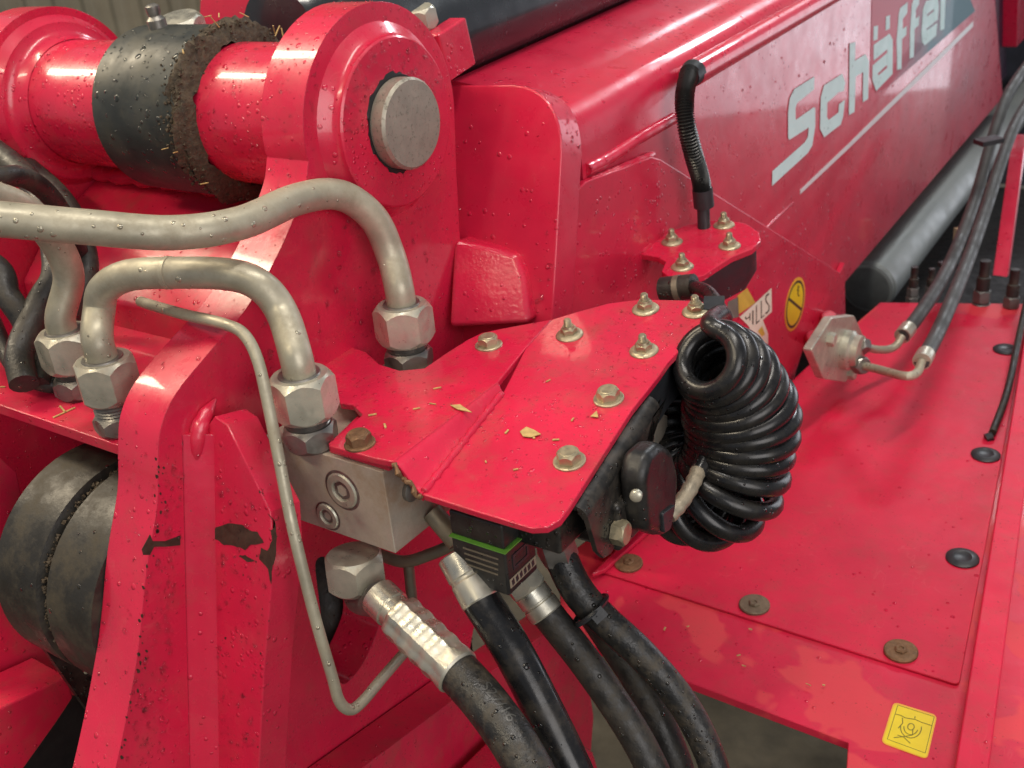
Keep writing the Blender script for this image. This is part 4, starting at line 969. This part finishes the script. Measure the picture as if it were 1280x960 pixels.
# =================================================================== HOSES BELOW
XD = A(1, 0, 0)
ha = thing('hydraulic_hose', 'thick wet black hose with crimped ferrule under the manifold block', 'hose', at(690, 975, 640), 'hoses going down')
nb = A(on(440, 684, BF)[0], yb+30, zt-64)
nb = at(441, 692, 752)
ax_ = nrm(A(0.06, -.10, -1))
MB().hexa(nb, ax_, 40, 26, rot=.25, bot=True).build('union_nut', NUT, ha)
nt_ = nb+ax_*24
p1, p2 = at(474, 746, 736), at(574, 842, 690)
MB().tube(spline([nt_, nt_+ax_*12, p1*.6+(nt_+ax_*20)*.4, p1], 8), 10.5, 20).build('elbow_tube', NUT_DARK, ha)
d = nrm(p2-p1); L = np.linalg.norm(p2-p1)
def oct_(t, j): return 1+(.045*math.cos(8*t) if 5 <= j <= 22 else 0)
pr = [(12.5, -2), (13.5, -1), (13.5, L*.17), (12.2, L*.18), (12.2, L*.24), (15.2, L*.27)]
for i in range(8): pr += [(16.0-(.7 if i % 2 else 0), L*(.30+.075*i)), (16.0-(.7 if i % 2 else 0), L*(.345+.075*i))]
pr += [(16.0, L*.92), (16.2, L*.98), (15.2, L)]
MB().lathe(p1, d, pr, 40, fn=oct_).build('ferrule', FERRULE, ha, angle=25)
MB().tube(spline([p2-d*8, p2, at(606, 878, 675), at(640, 925, 660), at(668, 975, 648), at(690, 1030, 640)], 8), 14.6, 24).build('hose', RUBBER_WET, ha)
# lettering moulded along the hose
pth = spline([p2-d*8, p2, at(606, 878, 675), at(640, 925, 660), at(668, 975, 648), at(690, 1030, 640)], 24)
PT = np.array(pth); PSg = np.r_[0, np.cumsum(np.linalg.norm(np.diff(PT, axis=0), axis=1))]
def hose_text(body, s_start, size, phi0, r):
    cu = bpy.data.curves.new('t', 'FONT'); cu.body = body; cu.size = 1.0; to = bpy.data.objects.new('t', cu); COL.objects.link(to)
    bpy.context.view_layer.update(); dg = bpy.context.evaluated_depsgraph_get()
    me = bpy.data.meshes.new_from_object(to.evaluated_get(dg)); bpy.data.objects.remove(to)
    bm_ = bmesh.new(); bm_.from_mesh(me); bmesh.ops.triangulate(bm_, faces=bm_.faces); bmesh.ops.subdivide_edges(bm_, edges=bm_.edges, cuts=3, use_grid_fill=True); bm_.to_mesh(me); bm_.free()
    m = MB(); vs = []
    for v_ in me.vertices:
        s_ = s_start+v_.co.x*size; p = A(*[np.interp(s_, PSg, PT[:, k]) for k in range(3)]); q = A(*[np.interp(s_+1, PSg, PT[:, k]) for k in range(3)])
        t_ = nrm(q-p); n0 = CAM-p; n0 = nrm(n0-t_*(n0@t_)); b_ = np.cross(t_, n0)
        if b_@RIGHT < 0: b_ = -b_
        ph = phi0+v_.co.y*size/r; vs.append(p+(r+.25)*(math.cos(ph)*n0+math.sin(ph)*b_))
    m.add(vs, [tuple(f.vertices) for f in me.polygons]); bpy.data.meshes.remove(me)
    return m
hose_text('S27/16', 30, 10.5, .28, 14.6).build('moulded_text', simple('hose_print', (.055, .055, .052), .42), ha)
def hose(lab, fer, hos, r, fr, mat, fmat=FERRULE, nut=True):
    t = thing('hydraulic_hose', lab, 'hose', at(*hos[-1]), 'hoses going down')
    f0, f1 = at(*fer[0]), at(*fer[1]); d = nrm(f1-f0); L = np.linalg.norm(f1-f0)
    MB().lathe(f0, d, [(fr*.9, 0), (fr, 1), (fr, L*.45), (fr*.93, L*.48), (fr*.93, L*.52), (fr, L*.56), (fr, L-1), (fr*.95, L)], 28).build('ferrule', fmat, t, angle=25)
    if nut: MB().hexa(f0-d*14, d, fr*2.0, 15, bot=True).build('union_nut', NUT, t)
    MB().tube(spline([f1-d*4]+[at(*p) for p in hos], 8), r, 22).build('hose', mat, t)
    return t
hose('glossy black sleeved hose straight below the black connector', [(570, 692, 712), (602, 752, 702)], [(606, 758, 702), (640, 812, 696), (678, 885, 690), (712, 955, 686), (740, 1020, 682)], 13.2, 13.6, SLEEVE_BLACK, nut=False)
hose('slim dull hose with silver hexagon fitting right of the connector', [(662, 738, 742), (684, 768, 740)], [(688, 772, 740), (735, 832, 738), (785, 905, 735), (815, 960, 732), (835, 1010, 730)], 11.4, 12.5, RUBBER)
hose('middle dull hose emerging behind the zip tie', [(700, 700, 775), (714, 722, 773)], [(716, 728, 773), (757, 790, 768), (803, 860, 762), (838, 935, 757), (860, 1000, 752)], 11.4, 11.5, RUBBER)
hz_ = thing('hydraulic_hose', 'rightmost wet hose with a zip tie on it', 'hose', at(900, 975, 725), 'hoses going down')
MB().tube(spline([at(684, 640, 742), at(697, 685, 742), at(720, 735, 740), at(752, 772, 738), at(802, 818, 735), at(850, 874, 732), at(884, 936, 728), at(908, 1010, 724)], 8), [11.8]*16+[11.8-.045*k for k in range(41)], 22).build('hose', RUBBER_WET, hz_)
zt_ = thing('zip_tie', 'black zip tie round the two right hoses', 'zip tie', at(745, 772, 735))
dz = nrm(at(752, 772, 738)-at(720, 735, 740)); c_ = at(738, 763, 746); xz, yz, _ = frame(dz, RIGHT)
lp = [c_+xz*math.cos(t)*15+yz*math.sin(t)*23 for t in np.linspace(0, 2*math.pi, 30)]
MB().tube(lp, 2.0, 6).build('strap', PLASTIC_SMOOTH, zt_)
MB().box(at(748, 768, 726), dz*4, xz*5, yz*4).build('lock', PLASTIC_SMOOTH, zt_)
# black connector with green gasket
kn = thing('valve_connector', 'black valve connector plug with a green gasket line under the bracket', 'connector', at(620, 745, 705))
yk = -176.0; KP = PY(yk); ka, kb_ = on(560, 668, KP), on(631, 692, KP)
xk0, xk1 = ka[0], kb_[0]; ztop = kb_[2]; yk2 = yk+34
MB().prism([A(xk0+2, yk, ztop), A(xk1, yk, ztop), A(xk1, yk, ztop-34), A(xk0+14, yk, ztop-34), A(xk0+2, yk, ztop-17)], A(0, 34, 0)).build('plug_body', PLASTIC, kn, bevel=2)
MB().box(A((xk0+xk1)/2, yk+17, ztop+10), A((xk1-xk0)/2-1.5, 0, 0), A(0, 15.5, 0), A(0, 0, 9.2)).build('coil_body', PLASTIC, kn, bevel=1.5)
MB().prism([A(xk0+1.2, yk-.8, ztop-.2), A(xk1+.8, yk-.8, ztop-.2), A(xk1+.8, yk2+.8, ztop-.2), A(xk0+1.2, yk2+.8, ztop-.2)], A(0, 0, .75)).build('gasket', GREEN, kn)
for i in range(4): MB().box(A((xk0+xk1)/2+3, yk-.05, ztop-6-i*4.2), A(14-i*.5, 0, 0), A(0, .5, 0), A(0, 0, .55)).build('rib', PD, kn)
MB().box(A(xk1+.1, yk+17, ztop-25), A(.35, 0, 0), A(0, 15, 0), A(0, 0, 3.4)).build('label_bar', simple('dull_label', (.30, .25, .18), .5), kn)
for i in range(6): MB().box(A(xk1+.3, yk+5+i*4.6, ztop-25), A(.4, 0, 0), A(0, 1.3, .5), A(0, -.3, 2.1)).build('raised_mark', PLASTIC_SMOOTH, kn)
MB().prism([A(xk1, yk+7, ztop-6), A(xk1, yk+25, ztop-6), A(xk1, yk+25, ztop-17), A(xk1, yk+7, ztop-17)], A(.5, 0, 0), [[A(xk1, yk+9, ztop-8), A(xk1, yk+23, ztop-8), A(xk1, yk+23, ztop-15), A(xk1, yk+9, ztop-15)]]).build('raised_frame', PLASTIC_SMOOTH, kn)
vb = thing('solenoid_valve', 'dark valve hidden under the front edge of the red sheet', 'valve', at(640, 660, 730))
MB().box(A((xk0+xk1)/2+14, yk+44, ztop+8), A((xk1-xk0)/2+16, 0, 0), A(0, 26, 0), A(0, 0, 12)).build('valve_housing', BLACK_STEEL, vb, bevel=3)
MB().box(A((xk0+xk1)/2+46, yk+86, ztop+2), A(30, 0, 0), A(0, 34, 0), A(0, 0, 18)).build('valve_block', BLACK_STEEL, vb, bevel=4)
MB().tube(spline([at(650, 668, 745), at(680, 676, 752), at(705, 690, 760), at(712, 720, 768)], 6), 6.5, 12).build('valve_cable', RUBBER, vb)
MB().tube([at(540, 640, 740), at(572, 678, 735)], 7.5, 14).build('cable_gland', PD, vb)
MB().hexa(at(690, 668, 735), nrm(A(.2, .1, -1)), 24, 22, bot=True).build('hose_union', NUT_DARK, vb)
# dark hose seen through the hole in the side plate
tag(MB().tube(spline([at(395, 700, 1010), at(420, 780, 1000), at(460, 860, 1010)], 6), 40, 20).build('inner_hose', RUBBER), 'dark hose inside the round opening of the side plate', 'hose')
